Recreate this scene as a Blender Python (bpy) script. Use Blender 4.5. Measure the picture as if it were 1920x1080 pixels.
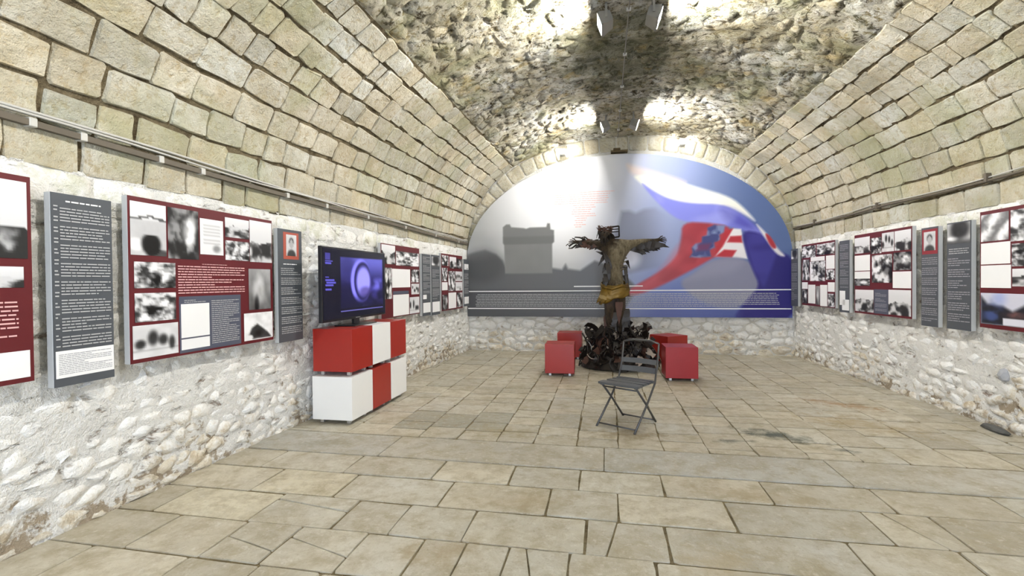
import bpy, bmesh, math, random
import numpy as np
from mathutils import Vector, Matrix

for o in list(bpy.data.objects):
    bpy.data.objects.remove(o)
SC = bpy.context.scene
COL = SC.collection
PI = math.pi

# ------------------------------------------------------------------ camera
F_PX = 893.0
YAW, PITCH, ROLL = math.radians(11.08), math.radians(-0.742), math.radians(-0.555)
CAM = np.array([0.0, 0.0, 1.5])
cy, sy, cp, sp = math.cos(YAW), math.sin(YAW), math.cos(PITCH), math.sin(PITCH)
fwd = np.array([-sy * cp, cy * cp, sp]); rgt = np.array([cy, sy, 0.0]); upv = np.cross(rgt, fwd)
rg2 = math.cos(ROLL) * rgt + math.sin(ROLL) * upv
up2 = -math.sin(ROLL) * rgt + math.cos(ROLL) * upv
cd = bpy.data.cameras.new('camera'); cam = bpy.data.objects.new('camera', cd); COL.objects.link(cam)
cd.sensor_width = 36.0; cd.lens = F_PX / 1920.0 * 36.0; cd.clip_start = 0.05; cd.clip_end = 200
cam.matrix_world = Matrix(((rg2[0], up2[0], -fwd[0], CAM[0]), (rg2[1], up2[1], -fwd[1], CAM[1]),
                           (rg2[2], up2[2], -fwd[2], CAM[2]), (0, 0, 0, 1)))
SC.camera = cam

# ------------------------------------------------------------------ world, daylight, exposure
LAMP_L = 720.0        # radiance of the flood light glass
SKY_S = 11.0
w = bpy.data.worlds.new('sky'); SC.world = w; w.use_nodes = True
bg = w.node_tree.nodes['Background']
bg.inputs[0].default_value = (0.70, 0.82, 1.0, 1); bg.inputs[1].default_value = SKY_S
pl = bpy.data.lights.new('doorway_portal', 'AREA'); pl.shape = 'RECTANGLE'; pl.size = 2.6; pl.size_y = 3.0
pl.cycles.is_portal = True
po = bpy.data.objects.new('doorway_portal', pl); COL.objects.link(po)
po.location = (0.28, -3.58, 1.5); po.rotation_euler = (PI / 2, 0, 0)
SC.view_settings.view_transform = 'Standard'; SC.view_settings.look = 'None'
SC.view_settings.exposure = 0.45; SC.view_settings.gamma = 1.0; SC.view_settings.use_curve_mapping = False

# ------------------------------------------------------------------ helpers: tagging, meshes
def tag(o, label=None, cat=None, group=None, kind=None):
    if label: o['label'] = label
    if cat: o['category'] = cat
    if group: o['group'] = group
    if kind: o['kind'] = kind
    return o

def empty(name, loc=(0, 0, 0), rz=0.0, label=None, cat=None, group=None):
    o = bpy.data.objects.new(name, None); COL.objects.link(o)
    o.location = loc; o.rotation_euler = (0, 0, rz); o.empty_display_size = 0.1
    return tag(o, label, cat, group)

def link(name, me, mat=None, parent=None, loc=None, rot=None):
    o = bpy.data.objects.new(name, me); COL.objects.link(o)
    if mat is not None and len(me.materials) == 0: me.materials.append(mat)
    if parent is not None: o.parent = parent
    if loc is not None: o.location = loc
    if rot is not None: o.rotation_euler = rot
    return o

def srgb(*c):
    c = np.array(c, float) / 255.0
    return tuple(np.where(c <= 0.04045, c / 12.92, ((c + 0.055) / 1.055) ** 2.4))

def lin(a):
    return np.where(a <= 0.04045, a / 12.92, ((np.maximum(a, 0) + 0.055) / 1.055) ** 2.4)

def set_attr(me, name, cols):
    a = me.color_attributes.new(name, 'FLOAT_COLOR', 'POINT')
    cols = np.asarray(cols, np.float32)
    buf = np.ones((len(me.vertices), 4), np.float32); buf[:, :3] = cols
    a.data.foreach_set('color', buf.ravel())

def mesh_of(name, verts, faces, tone=None, smooth=False, attr='tone'):
    me = bpy.data.meshes.new(name)
    me.from_pydata([tuple(v) for v in verts], [], faces)
    if smooth:
        me.polygons.foreach_set('use_smooth', [True] * len(me.polygons))
    if tone is not None:
        set_attr(me, attr, np.broadcast_to(np.asarray(tone, np.float32), (len(verts), 3)))
    me.update()
    return me

class MB:
    """collects boxes, tubes, plates in one bmesh"""
    def __init__(s): s.bm = bmesh.new()
    def box(s, lo, hi, bev=0.0, rot=None, seg=1):
        c = [(a + b) / 2 for a, b in zip(lo, hi)]; d = [b - a for a, b in zip(lo, hi)]
        r = bmesh.ops.create_cube(s.bm, size=1.0)
        vs = r['verts']
        bmesh.ops.scale(s.bm, vec=d, verts=vs)
        if bev > 0:
            es = list({e for v in vs for e in v.link_edges})
            g = bmesh.ops.bevel(s.bm, geom=es, offset=bev, segments=seg, affect='EDGES', profile=0.6)
            vs = list({v for f in g['faces'] for v in f.verts} | {v for v in vs if v.is_valid})
        if rot is not None:
            bmesh.ops.rotate(s.bm, cent=(0, 0, 0), matrix=rot, verts=vs)
        bmesh.ops.translate(s.bm, vec=c, verts=vs)
        return s
    def tube(s, pts, r, n=8, r2=None, closed=False):
        pts = [Vector(p) for p in pts]; rings = []; m = len(pts)
        for i, p in enumerate(pts):
            if closed: t = pts[(i + 1) % m] - pts[i - 1]
            else: t = pts[min(i + 1, m - 1)] - pts[max(i - 1, 0)]
            t.normalize()
            a = Vector((0, 0, 1)) if abs(t.z) < 0.9 else Vector((1, 0, 0))
            x = t.cross(a).normalized(); y = t.cross(x)
            rr = r if r2 is None else r + (r2 - r) * i / (m - 1)
            rings.append([s.bm.verts.new(p + (x * math.cos(k * 2 * PI / n) + y * math.sin(k * 2 * PI / n)) * rr) for k in range(n)])
        for i in range(m if closed else m - 1):
            A, B = rings[i], rings[(i + 1) % m]
            for k in range(n):
                f = s.bm.faces.new((A[k], A[(k + 1) % n], B[(k + 1) % n], B[k])); f.smooth = True
        if not closed:
            s.bm.faces.new(rings[0]); s.bm.faces.new(rings[-1][::-1])
        return s
    def poly(s, verts, faces, smooth=False):
        vs = [s.bm.verts.new(v) for v in verts]
        for f in faces:
            ff = s.bm.faces.new([vs[i] for i in f]); ff.smooth = smooth
        return s
    def build(s, name, mat, parent=None, loc=None, rot=None):
        bmesh.ops.recalc_face_normals(s.bm, faces=s.bm.faces)
        me = bpy.data.meshes.new(name); s.bm.to_mesh(me); s.bm.free()
        return link(name, me, mat, parent, loc, rot)

# ------------------------------------------------------------------ helpers: node materials
class G:
    def __init__(s, name):
        s.m = bpy.data.materials.new(name); s.m.use_nodes = True; s.t = s.m.node_tree
        s.t.nodes.clear()
        s.out = s.n('ShaderNodeOutputMaterial')
        s.b = s.n('ShaderNodeBsdfPrincipled'); s.t.links.new(s.b.outputs[0], s.out.inputs[0])
    def n(s, typ, ins=None, **props):
        nd = s.t.nodes.new(typ)
        for k, v in props.items(): setattr(nd, k, v)
        for k, v in (ins or {}).items(): s.set(nd.inputs[k], v)
        return nd
    def set(s, sock, v):
        if isinstance(v, bpy.types.NodeSocket): s.t.links.new(v, sock)
        elif isinstance(v, (tuple, list)) and sock.type == 'RGBA' and len(v) == 3: sock.default_value = (*v, 1)
        else: sock.default_value = v
    def pos(s): return s.n('ShaderNodeNewGeometry').outputs['Position']
    def obj(s): return s.n('ShaderNodeTexCoord').outputs['Object']
    def noise(s, scale, detail=4, rough=0.6, vec=None, dist=0.0):
        return s.n('ShaderNodeTexNoise', {'Vector': vec or s.pos(), 'Scale': scale, 'Detail': detail, 'Roughness': rough, 'Distortion': dist}).outputs[0]
    def ramp(s, fac, stops):
        r = s.n('ShaderNodeValToRGB', {0: fac}); e = r.color_ramp.elements
        while len(e) < len(stops): e.new(0.5)
        for k, (p, c) in enumerate(stops):
            e[k].position = p; e[k].color = (*c, 1) if isinstance(c, (tuple, list)) else (c, c, c, 1)
        return r.outputs[0]
    def mix(s, fac, a, b, mode='MIX'):
        m = s.n('ShaderNodeMix', data_type='RGBA', blend_type=mode)
        s.set(m.inputs[0], fac); s.set(m.inputs[6], a); s.set(m.inputs[7], b)
        return m.outputs[2]
    def math(s, op, a, b=0.0, clamp=False):
        m = s.n('ShaderNodeMath', operation=op, use_clamp=clamp); s.set(m.inputs[0], a); s.set(m.inputs[1], b)
        return m.outputs[0]
    def vmath(s, op, a, b):
        m = s.n('ShaderNodeVectorMath', operation=op); s.set(m.inputs[0], a); s.set(m.inputs[1], b)
        return m.outputs[1] if op == 'LENGTH' else m.outputs[0]
    def attr(s, name): return s.n('ShaderNodeAttribute', attribute_name=name).outputs[0]
    def sep(s, v): return s.n('ShaderNodeSeparateXYZ', {0: v}).outputs
    def bump(s, h, strength, dist=0.02):
        b = s.n('ShaderNodeBump', {'Strength': strength, 'Distance': dist, 'Height': h}).outputs[0]
        s.set(s.b.inputs['Normal'], b)
    def fin(s, col, rough=0.6, metal=0.0, spec=0.5):
        s.set(s.b.inputs['Base Color'], col); s.set(s.b.inputs['Roughness'], rough)
        s.set(s.b.inputs['Metallic'], metal); s.set(s.b.inputs['Specular IOR Level'], spec)
        return s.m

def plain(name, col, rough=0.5, metal=0.0, var=0.06, scale=8.0, spec=0.5):
    g = G(name); n = g.noise(scale, 3, 0.6, g.obj())
    c = g.mix(n, tuple(x * (1 - var) for x in col), tuple(min(1, x * (1 + var)) for x in col))
    return g.fin(c, rough, metal, spec)

def m_ashlar():
    g = G('dressed_limestone')
    n1 = g.noise(2.2, 5, 0.65); n2 = g.noise(16, 5, 0.7); n3 = g.noise(70, 3, 0.7)
    c = g.ramp(n1, [(0.3, (0.44, 0.395, 0.29)), (0.5, (0.575, 0.535, 0.43)), (0.7, (0.70, 0.675, 0.60))])
    c = g.mix(g.ramp(n2, [(0.36, 1.0), (0.5, 0.0)]), c, (0.48, 0.41, 0.28))
    c = g.mix(1.0, c, g.attr('tone'), 'MULTIPLY')
    gr = g.math('MULTIPLY', g.ramp(g.noise(0.9, 4, 0.6), [(0.48, 0.0), (0.64, 1.0)]), 0.5)
    c = g.mix(gr, c, (0.36, 0.37, 0.20))
    h = g.math('ADD', n2, g.math('MULTIPLY', n3, 0.4))
    g.bump(g.math('ADD', h, g.math('MULTIPLY', g.noise(5, 4, 0.6), 1.5)), 0.75, 0.045)
    return g.fin(c, 0.88, spec=0.25)

def m_crown(name='rough_vault_rubble', toned=True):
    g = G(name)
    n1 = g.noise(1.3, 5, 0.65); n2 = g.noise(13, 6, 0.75); n3 = g.noise(45, 3, 0.7)
    c = g.ramp(n1, [(0.34, (0.36, 0.32, 0.21)), (0.5, (0.56, 0.52, 0.42)), (0.62, (0.74, 0.725, 0.67))])
    c = g.mix(g.ramp(n2, [(0.38, 1.0), (0.48, 0.0)]), c, (0.26, 0.21, 0.11))
    pit = g.noise(7.5, 6, 0.78, dist=0.5)
    c = g.mix(g.ramp(pit, [(0.385, 1.0), (0.44, 0.0)]), c, (0.075, 0.055, 0.028))
    if toned: c = g.mix(1.0, c, g.attr('tone'), 'MULTIPLY')
    gr = g.math('MULTIPLY', g.ramp(g.noise(1.1, 5, 0.65), [(0.5, 0.0), (0.66, 1.0)]), 0.55)
    c = g.mix(gr, c, (0.30, 0.31, 0.16))
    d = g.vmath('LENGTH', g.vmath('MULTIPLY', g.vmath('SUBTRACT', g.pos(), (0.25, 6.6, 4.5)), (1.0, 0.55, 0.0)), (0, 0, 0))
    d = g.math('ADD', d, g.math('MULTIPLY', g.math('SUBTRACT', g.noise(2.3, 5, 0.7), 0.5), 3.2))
    c = g.mix(g.math('MULTIPLY', g.ramp(d, [(0.3, 1.0), (1.0, 0.0)]), 0.75), c, (0.13, 0.135, 0.08))   # damp algae patch, with the crown's shade between lamp pairs painted in
    oc = g.math('MULTIPLY', g.ramp(g.noise(3.1, 4, 0.6), [(0.58, 0.0), (0.68, 1.0)]), 0.5)
    c = g.mix(oc, c, (0.52, 0.38, 0.15))
    h = g.math('ADD', g.math('ADD', n2, g.math('MULTIPLY', n3, 0.5)), g.ramp(pit, [(0.36, 0.0), (0.48, 1.0)]))
    g.bump(h, 0.9, 0.05)
    return g.fin(c, 0.92, spec=0.2)

def m_white():
    # whitewash on rubble, worn off towards the foot of the wall
    g = G('worn_whitewash')
    z = g.sep(g.pos())[2]
    n1 = g.noise(1.6, 5, 0.65); n2 = g.noise(11, 5, 0.7); n3 = g.noise(50, 3, 0.7)
    st = g.ramp(n2, [(0.3, (0.50, 0.41, 0.29)), (0.5, (0.70, 0.635, 0.52)), (0.7, (0.79, 0.75, 0.68))])
    wh = g.ramp(n2, [(0.30, (0.72, 0.67, 0.60)), (0.43, (0.88, 0.865, 0.835)), (0.7, (0.92, 0.915, 0.895))])
    k = g.math('ADD', g.math('MULTIPLY', z, 0.9), g.math('MULTIPLY', g.math('SUBTRACT', n1, 0.5), 2.2))
    k = g.math('ADD', k, g.math('MULTIPLY', g.math('SUBTRACT', n2, 0.5), 1.0))
    mask = g.ramp(k, [(0.0, 0.0), (0.30, 1.0)])
    c = g.mix(mask, st, wh)
    c = g.mix(1.0, c, g.attr('tone'), 'MULTIPLY')
    up = g.ramp(g.math('MULTIPLY', z, 0.4), [(0.70, 0.0), (0.80, 1.0)])
    gr = g.math('MULTIPLY', g.ramp(g.noise(2.7, 5, 0.7), [(0.5, 0.0), (0.62, 1.0)]), up)
    c = g.mix(g.math('MULTIPLY', gr, 0.5), c, (0.47, 0.48, 0.30))
    cr = g.n('ShaderNodeTexNoise', {'Vector': g.vmath('MULTIPLY', g.pos(), (5.0, 5.0, 11.0)), 'Scale': 1.0, 'Detail': 5, 'Roughness': 0.7, 'Distortion': 0.5}).outputs[0]
    c = g.mix(g.math('MULTIPLY', g.ramp(cr, [(0.325, 1.0), (0.395, 0.0)]), 0.8), c, (0.30, 0.21, 0.145))
    h = g.math('ADD', g.math('ADD', n2, g.math('MULTIPLY', n3, 0.5)), g.ramp(cr, [(0.28, 0.0), (0.42, 1.0)]))
    g.bump(h, 0.7, 0.04)
    return g.fin(c, 0.85, spec=0.25)

def m_mortar(name, a, b, scale=6):
    g = G(name)
    n = g.noise(scale, 6, 0.7); n2 = g.noise(40, 4, 0.7)
    c = g.mix(g.ramp(n, [(0.35, 0.0), (0.62, 1.0)]), a, b)
    g.bump(g.math('ADD', n, n2), 0.9, 0.05)
    return g.fin(c, 0.95, spec=0.15)

def m_wjoint():
    g = G('whitewashed_mortar'); z = g.sep(g.pos())[2]
    n1 = g.noise(1.6, 5, 0.65); n2 = g.noise(6, 6, 0.7); n3 = g.noise(40, 4, 0.7)
    k = g.math('ADD', g.math('MULTIPLY', z, 0.9), g.math('MULTIPLY', g.math('SUBTRACT', n1, 0.46), 1.5))
    k = g.math('ADD', k, g.math('MULTIPLY', g.math('SUBTRACT', n2, 0.5), 2.2))
    c = g.mix(g.ramp(k, [(0.0, 0.0), (0.16, 1.0)]), g.mix(n3, (0.30, 0.23, 0.155), (0.56, 0.48, 0.37)), (0.90, 0.885, 0.85))
    cr = g.n('ShaderNodeTexNoise', {'Vector': g.vmath('MULTIPLY', g.pos(), (5.0, 5.0, 11.0)), 'Scale': 1.0, 'Detail': 5, 'Roughness': 0.7, 'Distortion': 0.5}).outputs[0]
    c = g.mix(g.math('MULTIPLY', g.ramp(cr, [(0.325, 1.0), (0.395, 0.0)]), 0.8), c, (0.30, 0.21, 0.145))
    g.bump(g.math('ADD', g.math('ADD', n2, n3), g.ramp(cr, [(0.28, 0.0), (0.42, 1.0)])), 0.9, 0.04)
    return g.fin(c, 0.95, spec=0.15)

STAINS = [  # x, y, rx, ry, turn, colour, strength : old spills and damp patches on the paving
    (1.62, 4.95, 0.42, 0.16, -0.5, (0.10, 0.11, 0.09), 0.75), (1.15, 4.72, 0.20, 0.07, 0.2, (0.10, 0.11, 0.09), 0.6),
    (2.05, 4.62, 0.14, 0.06, -0.4, (0.13, 0.13, 0.11), 0.7),
    (2.75, 6.3, 0.55, 0.16, -0.55, (0.34, 0.20, 0.09), 0.6), (2.55, 5.5, 0.7, 0.30, -0.5, (0.38, 0.29, 0.15), 0.45),
    (0.2, 4.75, 0.45, 0.18, 0.1, (0.26, 0.20, 0.11), 0.5), (-0.95, 4.65, 0.5, 0.18, 0.0, (0.34, 0.28, 0.16), 0.45),
    (1.35, 7.4, 0.9, 0.55, 0.0, (0.33, 0.30, 0.21), 0.4), (0.25, 8.2, 1.1, 0.6, 0.0, (0.22, 0.19, 0.14), 0.35),
    (-0.55, 3.2, 0.40, 0.14, 0.2, (0.36, 0.29, 0.18), 0.45), (0.95, 3.55, 0.5, 0.10, -0.1, (0.36, 0.29, 0.18), 0.45),
    (-2.6, 4.05, 0.3, 0.14, 0.0, (0.30, 0.27, 0.19), 0.5), (-0.9, 2.5, 0.25, 0.14, 0.4, (0.36, 0.28, 0.17), 0.4),
    (0.6, 2.65, 0.3, 0.2, 0.0, (0.42, 0.35, 0.23), 0.4), (2.0, 8.6, 0.6, 0.25, 0.2, (0.30, 0.25, 0.16), 0.4)]

def m_paving(name, base, grey):
    g = G(name); p = g.pos()
    n1 = g.noise(1.1, 5, 0.65); n2 = g.noise(7, 6, 0.7); n3 = g.noise(45, 3, 0.7)
    c = g.ramp(n1, [(0.33, tuple(x * 0.80 for x in base)), (0.52, base), (0.7, grey)])
    c = g.mix(1.0, c, g.attr('tone'), 'MULTIPLY')
    c = g.mix(g.math('MULTIPLY', g.ramp(n2, [(0.36, 1.0), (0.54, 0.0)]), 0.55), c, (0.31, 0.255, 0.155))
    n5 = g.noise(3.0, 6, 0.75, dist=0.6)
    c = g.mix(g.math('MULTIPLY', g.ramp(n5, [(0.48, 0.0), (0.66, 1.0)]), 0.62), c, (0.335, 0.285, 0.18))
    c = g.mix(g.math('MULTIPLY', g.ramp(g.noise(19, 5, 0.7), [(0.55, 0.0), (0.70, 1.0)]), 0.5), c, (0.70, 0.68, 0.62))
    c = g.mix(g.math('MULTIPLY', g.ramp(n3, [(0.30, 1.0), (0.40, 0.0)]), 0.5), c, (0.30, 0.25, 0.16))
    for x, y, rx, ry, t, col, st in STAINS:
        v = g.vmath('SUBTRACT', p, (x, y, 0))
        v = g.n('ShaderNodeVectorRotate', {'Vector': v, 'Angle': -t}, rotation_type='Z_AXIS').outputs[0]
        d = g.vmath('LENGTH', g.vmath('MULTIPLY', v, (1 / rx, 1 / ry, 0)), (0, 0, 0))
        d = g.math('ADD', d, g.math('MULTIPLY', g.math('SUBTRACT', n2, 0.5), 3.0))
        k = g.math('MULTIPLY', g.ramp(d, [(0.2, 1.0), (1.05, 0.0)]), min(1.0, st * 1.25))
        c = g.mix(k, c, col)
    g.bump(g.math('ADD', n2, g.math('MULTIPLY', n3, 0.3)), 0.45, 0.025)
    return g.fin(c, g.ramp(n2, [(0.3, 0.62), (0.7, 0.42)]), spec=0.4)

def m_paint(name, rough=0.4, emit=0.0, spec=0.4):
    g = G(name); a = g.attr('paint')
    n = g.noise(60, 2, 0.5)
    if emit > 0:
        g.set(g.b.inputs['Emission Color'], a); g.b.inputs['Emission Strength'].default_value = emit
        return g.fin((0.01, 0.01, 0.015), rough, spec=spec)
    return g.fin(a, g.ramp(n, [(0, rough * 0.92), (1, rough * 1.08)]), spec=spec)

MAT = dict(
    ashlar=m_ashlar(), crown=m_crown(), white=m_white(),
    joint=m_mortar('dark_vault_mortar', (0.085, 0.062, 0.034), (0.27, 0.22, 0.135)),
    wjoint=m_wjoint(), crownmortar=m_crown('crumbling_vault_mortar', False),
    plaster=m_mortar('pale_plaster', (0.72, 0.69, 0.62), (0.84, 0.83, 0.80), 2.0),
    fjoint=m_mortar('floor_joint_earth', (0.16, 0.125, 0.07), (0.34, 0.28, 0.17)),
    paving=m_paving('limestone_paving', (0.545, 0.51, 0.42), (0.60, 0.58, 0.515)),
    step=m_paving('grey_threshold_stone', (0.485, 0.47, 0.415), (0.545, 0.535, 0.495)),
    red=plain('red_lacquer', srgb(158, 36, 27), 0.35, var=0.04),
    crim=plain('crimson_lacquer', srgb(156, 34, 42), 0.35, var=0.04),
    wlac=plain('white_lacquer', (0.86, 0.86, 0.86), 0.35, var=0.01),
    steel=plain('brushed_steel', (0.62, 0.62, 0.63), 0.35, 0.8, 0.05, 30),
    alu=plain('grey_panel_edge', (0.50, 0.515, 0.525), 0.5, 0.1, 0.04),
    maroon=plain('maroon_print', srgb(94, 24, 31), 0.42, var=0.04),
    slate=plain('slate_print', srgb(78, 82, 88), 0.42, var=0.05),
    slate2=plain('blue_slate_print', srgb(80, 84, 100), 0.42, var=0.04),
    card=plain('white_card', (0.86, 0.86, 0.87), 0.5, var=0.015),
    ink=plain('pale_ink', (0.44, 0.445, 0.455), 0.5, var=0.02),
    pinkink=plain('rose_ink', srgb(226, 178, 178), 0.5, var=0.02),
    darkink=plain('grey_ink', (0.33, 0.33, 0.36), 0.5, var=0.02),
    redink=plain('red_ink', srgb(240, 182, 176), 0.5, var=0.02),
    whiteink=plain('white_ink', (0.90, 0.90, 0.91), 0.45, var=0.01),
    orange=plain('orange_red_mount', srgb(172, 84, 68), 0.5, var=0.04),
    redmount=plain('red_mount', srgb(140, 42, 50), 0.5, var=0.04),
    tvblack=plain('black_plastic', (0.012, 0.012, 0.015), 0.28, var=0.1),
    tvback=plain('grey_plastic', (0.06, 0.062, 0.066), 0.5, var=0.1),
    photo=m_paint('printed_photograph', 0.42), mural=m_paint('printed_mural', 0.38),
    screen=m_paint('lit_screen', 0.2, 1.15),
    chair=plain('charcoal_plastic', (0.085, 0.09, 0.098), 0.36, var=0.12),
    chairmetal=plain('dark_tube_steel', (0.10, 0.10, 0.105), 0.38, 0.6, 0.1),
    lampbody=plain('dull_lamp_housing', (0.22, 0.21, 0.19), 0.55, 0.1, 0.06),
    housing=plain('pale_lamp_housing', (0.70, 0.70, 0.69), 0.5, 0.1, 0.03),
    conduit=plain('pale_conduit', (0.50, 0.49, 0.46), 0.5, 0.1, 0.05),
    cable=plain('brown_cable_duct', (0.11, 0.09, 0.065), 0.6, 0.0, 0.15),
    wood=plain('dark_weathered_wood', (0.12, 0.085, 0.04), 0.8, var=0.3),
    char=plain('charred_scrap', (0.022, 0.016, 0.013), 0.42, 0.35, 0.5, 6),
    rust=plain('rusty_scrap', (0.085, 0.038, 0.026), 0.6, 0.3, 0.4, 6),
    flake=plain('pale_scrap', (0.34, 0.29, 0.25), 0.45, 0.3, 0.3, 6),
    gold=plain('gilded_cloth', srgb(116, 90, 28), 0.38, 0.35, 0.6, 9),
    darkstone=plain('dark_stone', (0.10, 0.10, 0.095), 0.8, var=0.2),
    slatestone=plain('grey_slate_stone', (0.36, 0.37, 0.40), 0.8, var=0.15),
)

# ------------------------------------------------------------------ the room's shape
YN, YF = -3.5, 10.15          # near and far end of the vault
def xl(Y): return -3.25 if Y < 4 else -3.25 + (Y - 4) / 6.15 * 0.28
def xr(Y): return 3.82 if Y < 5.5 else 3.82 - (Y - 5.5) / 4.65 * 0.2
ZS, RISE, EXP = 2.2, 2.3, 2.2
_t = np.linspace(0, PI, 4001)
_px = -np.sign(np.cos(_t)) * np.abs(np.cos(_t)) ** (2 / EXP)
_pz = ZS + RISE * np.abs(np.sin(_t)) ** (2 / EXP)
_ds = np.hypot(np.diff(_px * 3.5), np.diff(_pz)); _s = np.concatenate([[0], np.cumsum(_ds)])
S_TOT = float(_s[-1])
def prof(s):
    s = min(max(s, 0.0), S_TOT)
    return float(np.interp(s, _s, _px)), float(np.interp(s, _s, _pz))
def prof_n(s):
    a = prof(s - 0.03); b = prof(s + 0.03)
    tx, tz = (b[0] - a[0]) * 3.5, b[1] - a[1]; l = math.hypot(tx, tz) or 1
    return tz / l, -tx / l        # points into the room
def vault(s, Y, h):
    x, z = prof(s); nx, nz = prof_n(s)
    a = (xr(Y) - xl(Y)) / 2; c = (xr(Y) + xl(Y)) / 2
    return (c + a * x + nx * h, Y, z + nz * h)
def lwall(u, v, h): return (xl(u) + h, u, v)
def rwall(u, v, h): return (xr(u) - h, u, v)
def bwall(u, v, h): return (u, YF - h, v)
def ground(u, v, h): return (u, v, h)
def score(p, area, nrm=None):
    """how large a piece shows from where the photographer stands"""
    d = np.array(p) - CAM; z = d @ fwd
    if z < 0.4: return 0.0
    x, y = (d @ rg2) / z * F_PX, (d @ up2) / z * F_PX
    if abs(x) > 990 or abs(y) > 570: return 0.0
    f = 1.0
    if nrm is not None: f = abs(float(np.dot(d, nrm))) / np.linalg.norm(d)
    return area * f / (d @ d)

# ------------------------------------------------------------------ single stones
def area2(p): return 0.5 * sum(p[i][0] * p[(i + 1) % len(p)][1] - p[(i + 1) % len(p)][0] * p[i][1] for i in range(len(p)))

def voronoi(u0, u1, v0, v1, su, sv, rng, jit=0.42, keep=None):
    """convex cells of a jittered staggered lattice, clipped to the rectangle"""
    nu, nv = max(2, round((u1 - u0) / su)), max(2, round((v1 - v0) / sv))
    pts = {}
    for j in range(-2, nv + 2):
        for i in range(-2, nu + 2):
            pts[i, j] = ((i + 0.5 + (0.5 if j % 2 else 0) - 0.25 + rng.uniform(-jit, jit)), (j + 0.5 + rng.uniform(-jit, jit)))
    cells = []
    for j in range(-1, nv + 1):
        for i in range(-1, nu + 1):
            p = pts[i, j]
            poly = [(p[0] - 2, p[1] - 2), (p[0] + 2, p[1] - 2), (p[0] + 2, p[1] + 2), (p[0] - 2, p[1] + 2)]
            cl = [((p[0] + q[0]) / 2, (p[1] + q[1]) / 2, q[0] - p[0], q[1] - p[1])
                  for a in range(-2, 3) for b in range(-2, 3) if (a or b) for q in [pts.get((i + a, j + b))] if q]
            cl += [(0, 0, -1, 0), (nu, 0, 1, 0), (0, 0, 0, -1), (0, nv, 0, 1)]
            for mx, my, nx, ny in cl:
                out = []
                for k in range(len(poly)):
                    A, B = poly[k - 1], poly[k]
                    da = (A[0] - mx) * nx + (A[1] - my) * ny; db = (B[0] - mx) * nx + (B[1] - my) * ny
                    if (da <= 0) != (db <= 0):
                        t = da / (da - db); out.append((A[0] + (B[0] - A[0]) * t, A[1] + (B[1] - A[1]) * t))
                    if db <= 0: out.append(B)
                poly = out
                if len(poly) < 3: break
            if len(poly) < 3: continue
            P = [(u0 + x / nu * (u1 - u0), v0 + y / nv * (v1 - v0)) for x, y in poly]
            if area2(P) < 0.12 * su * sv: continue
            c = (sum(x for x, _ in P) / len(P), sum(y for _, y in P) / len(P))
            if keep and not keep(*c): continue
            cells.append(P)
    return cells

def cut_corners(P, k, mids=False):
    out = []
    n = len(P)
    for i in range(n):
        a, b = P[i], P[(i + 1) % n]
        out.append((a[0] + (b[0] - a[0]) * k, a[1] + (b[1] - a[1]) * k))
        if mids: out.append(((a[0] + b[0]) / 2, (a[1] + b[1]) / 2))
        out.append((b[0] + (a[0] - b[0]) * k, b[1] + (a[1] - b[1]) * k))
    return out

def inset(P, d):
    xs = [p[0] for p in P]; ys_ = [p[1] for p in P]
    cx = sum(xs) / len(P); cy_ = sum(ys_) / len(P)
    dx, dy = d if isinstance(d, tuple) else (d, d)
    kx = max(0.2, 1 - 2 * dx / (max(xs) - min(xs))); ky = max(0.2, 1 - 2 * dy / (max(ys_) - min(ys_)))
    return [(cx + (x - cx) * kx, cy_ + (y - cy_) * ky) for x, y in P], (cx, cy_)

def stone(P, surf, H, rng, gap, bev, style, k=0.25, base=-0.02, rough=0.25, wob=None, mids=False):
    """-> verts (world), faces, centre, area"""
    if area2(P) < 0: P = P[::-1]
    ar = abs(area2(P))
    P = cut_corners(P, k, mids)
    r0, c = inset(P, gap)
    n = len(r0)
    jj = lambda q, a: (q[0] + rng.uniform(-a, a), q[1] + rng.uniform(-a, a))
    r0 = [jj(q, 0.002 if wob is None else wob) for q in r0]
    r1 = inset(r0, bev)[0]
    v = [surf(*q, base) for q in r0]
    v += [surf(*q, H * (1 - rng.uniform(0, rough))) for q in r1]
    f = [(i, (i + 1) % n, n + (i + 1) % n, n + i) for i in range(n)]
    if style == 'fan':
        v.append(surf(*c, H * (1 + rng.uniform(0, rough))))
        f += [(n + i, n + (i + 1) % n, 2 * n) for i in range(n)]
    elif style == 'cap':
        f.append(tuple(range(n, 2 * n)))
    else:
        r2 = [(c[0] + (q[0] - c[0]) * 0.72, c[1] + (q[1] - c[1]) * 0.72) for q in r1]
        v += [surf(*q, H * (1 + rng.uniform(-rough * 0.3, rough * 0.5))) for q in r2]
        f += [(n + i, n + (i + 1) % n, 2 * n + (i + 1) % n, 2 * n + i) for i in range(n)]
        f.append(tuple(range(2 * n, 3 * n)))
    # orient outwards
    a, b, d = (np.array(v[n + q]) for q in (0, n // 3, 2 * n // 3))
    out = np.array(surf(*c, 0.1)) - np.array(surf(*c, 0.0))
    if np.dot(np.cross(b - a, d - a), out) < 0: f = [q[::-1] for q in f]
    return v, f, surf(*c, H), ar, out / 0.1

def tonepick(rng, lo, hi, warm=0.05):
    t = rng.uniform(lo, hi); w_ = rng.uniform(-warm, warm)
    return (t * (1 + w_), t, t * (1 - 1.6 * w_))

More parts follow.
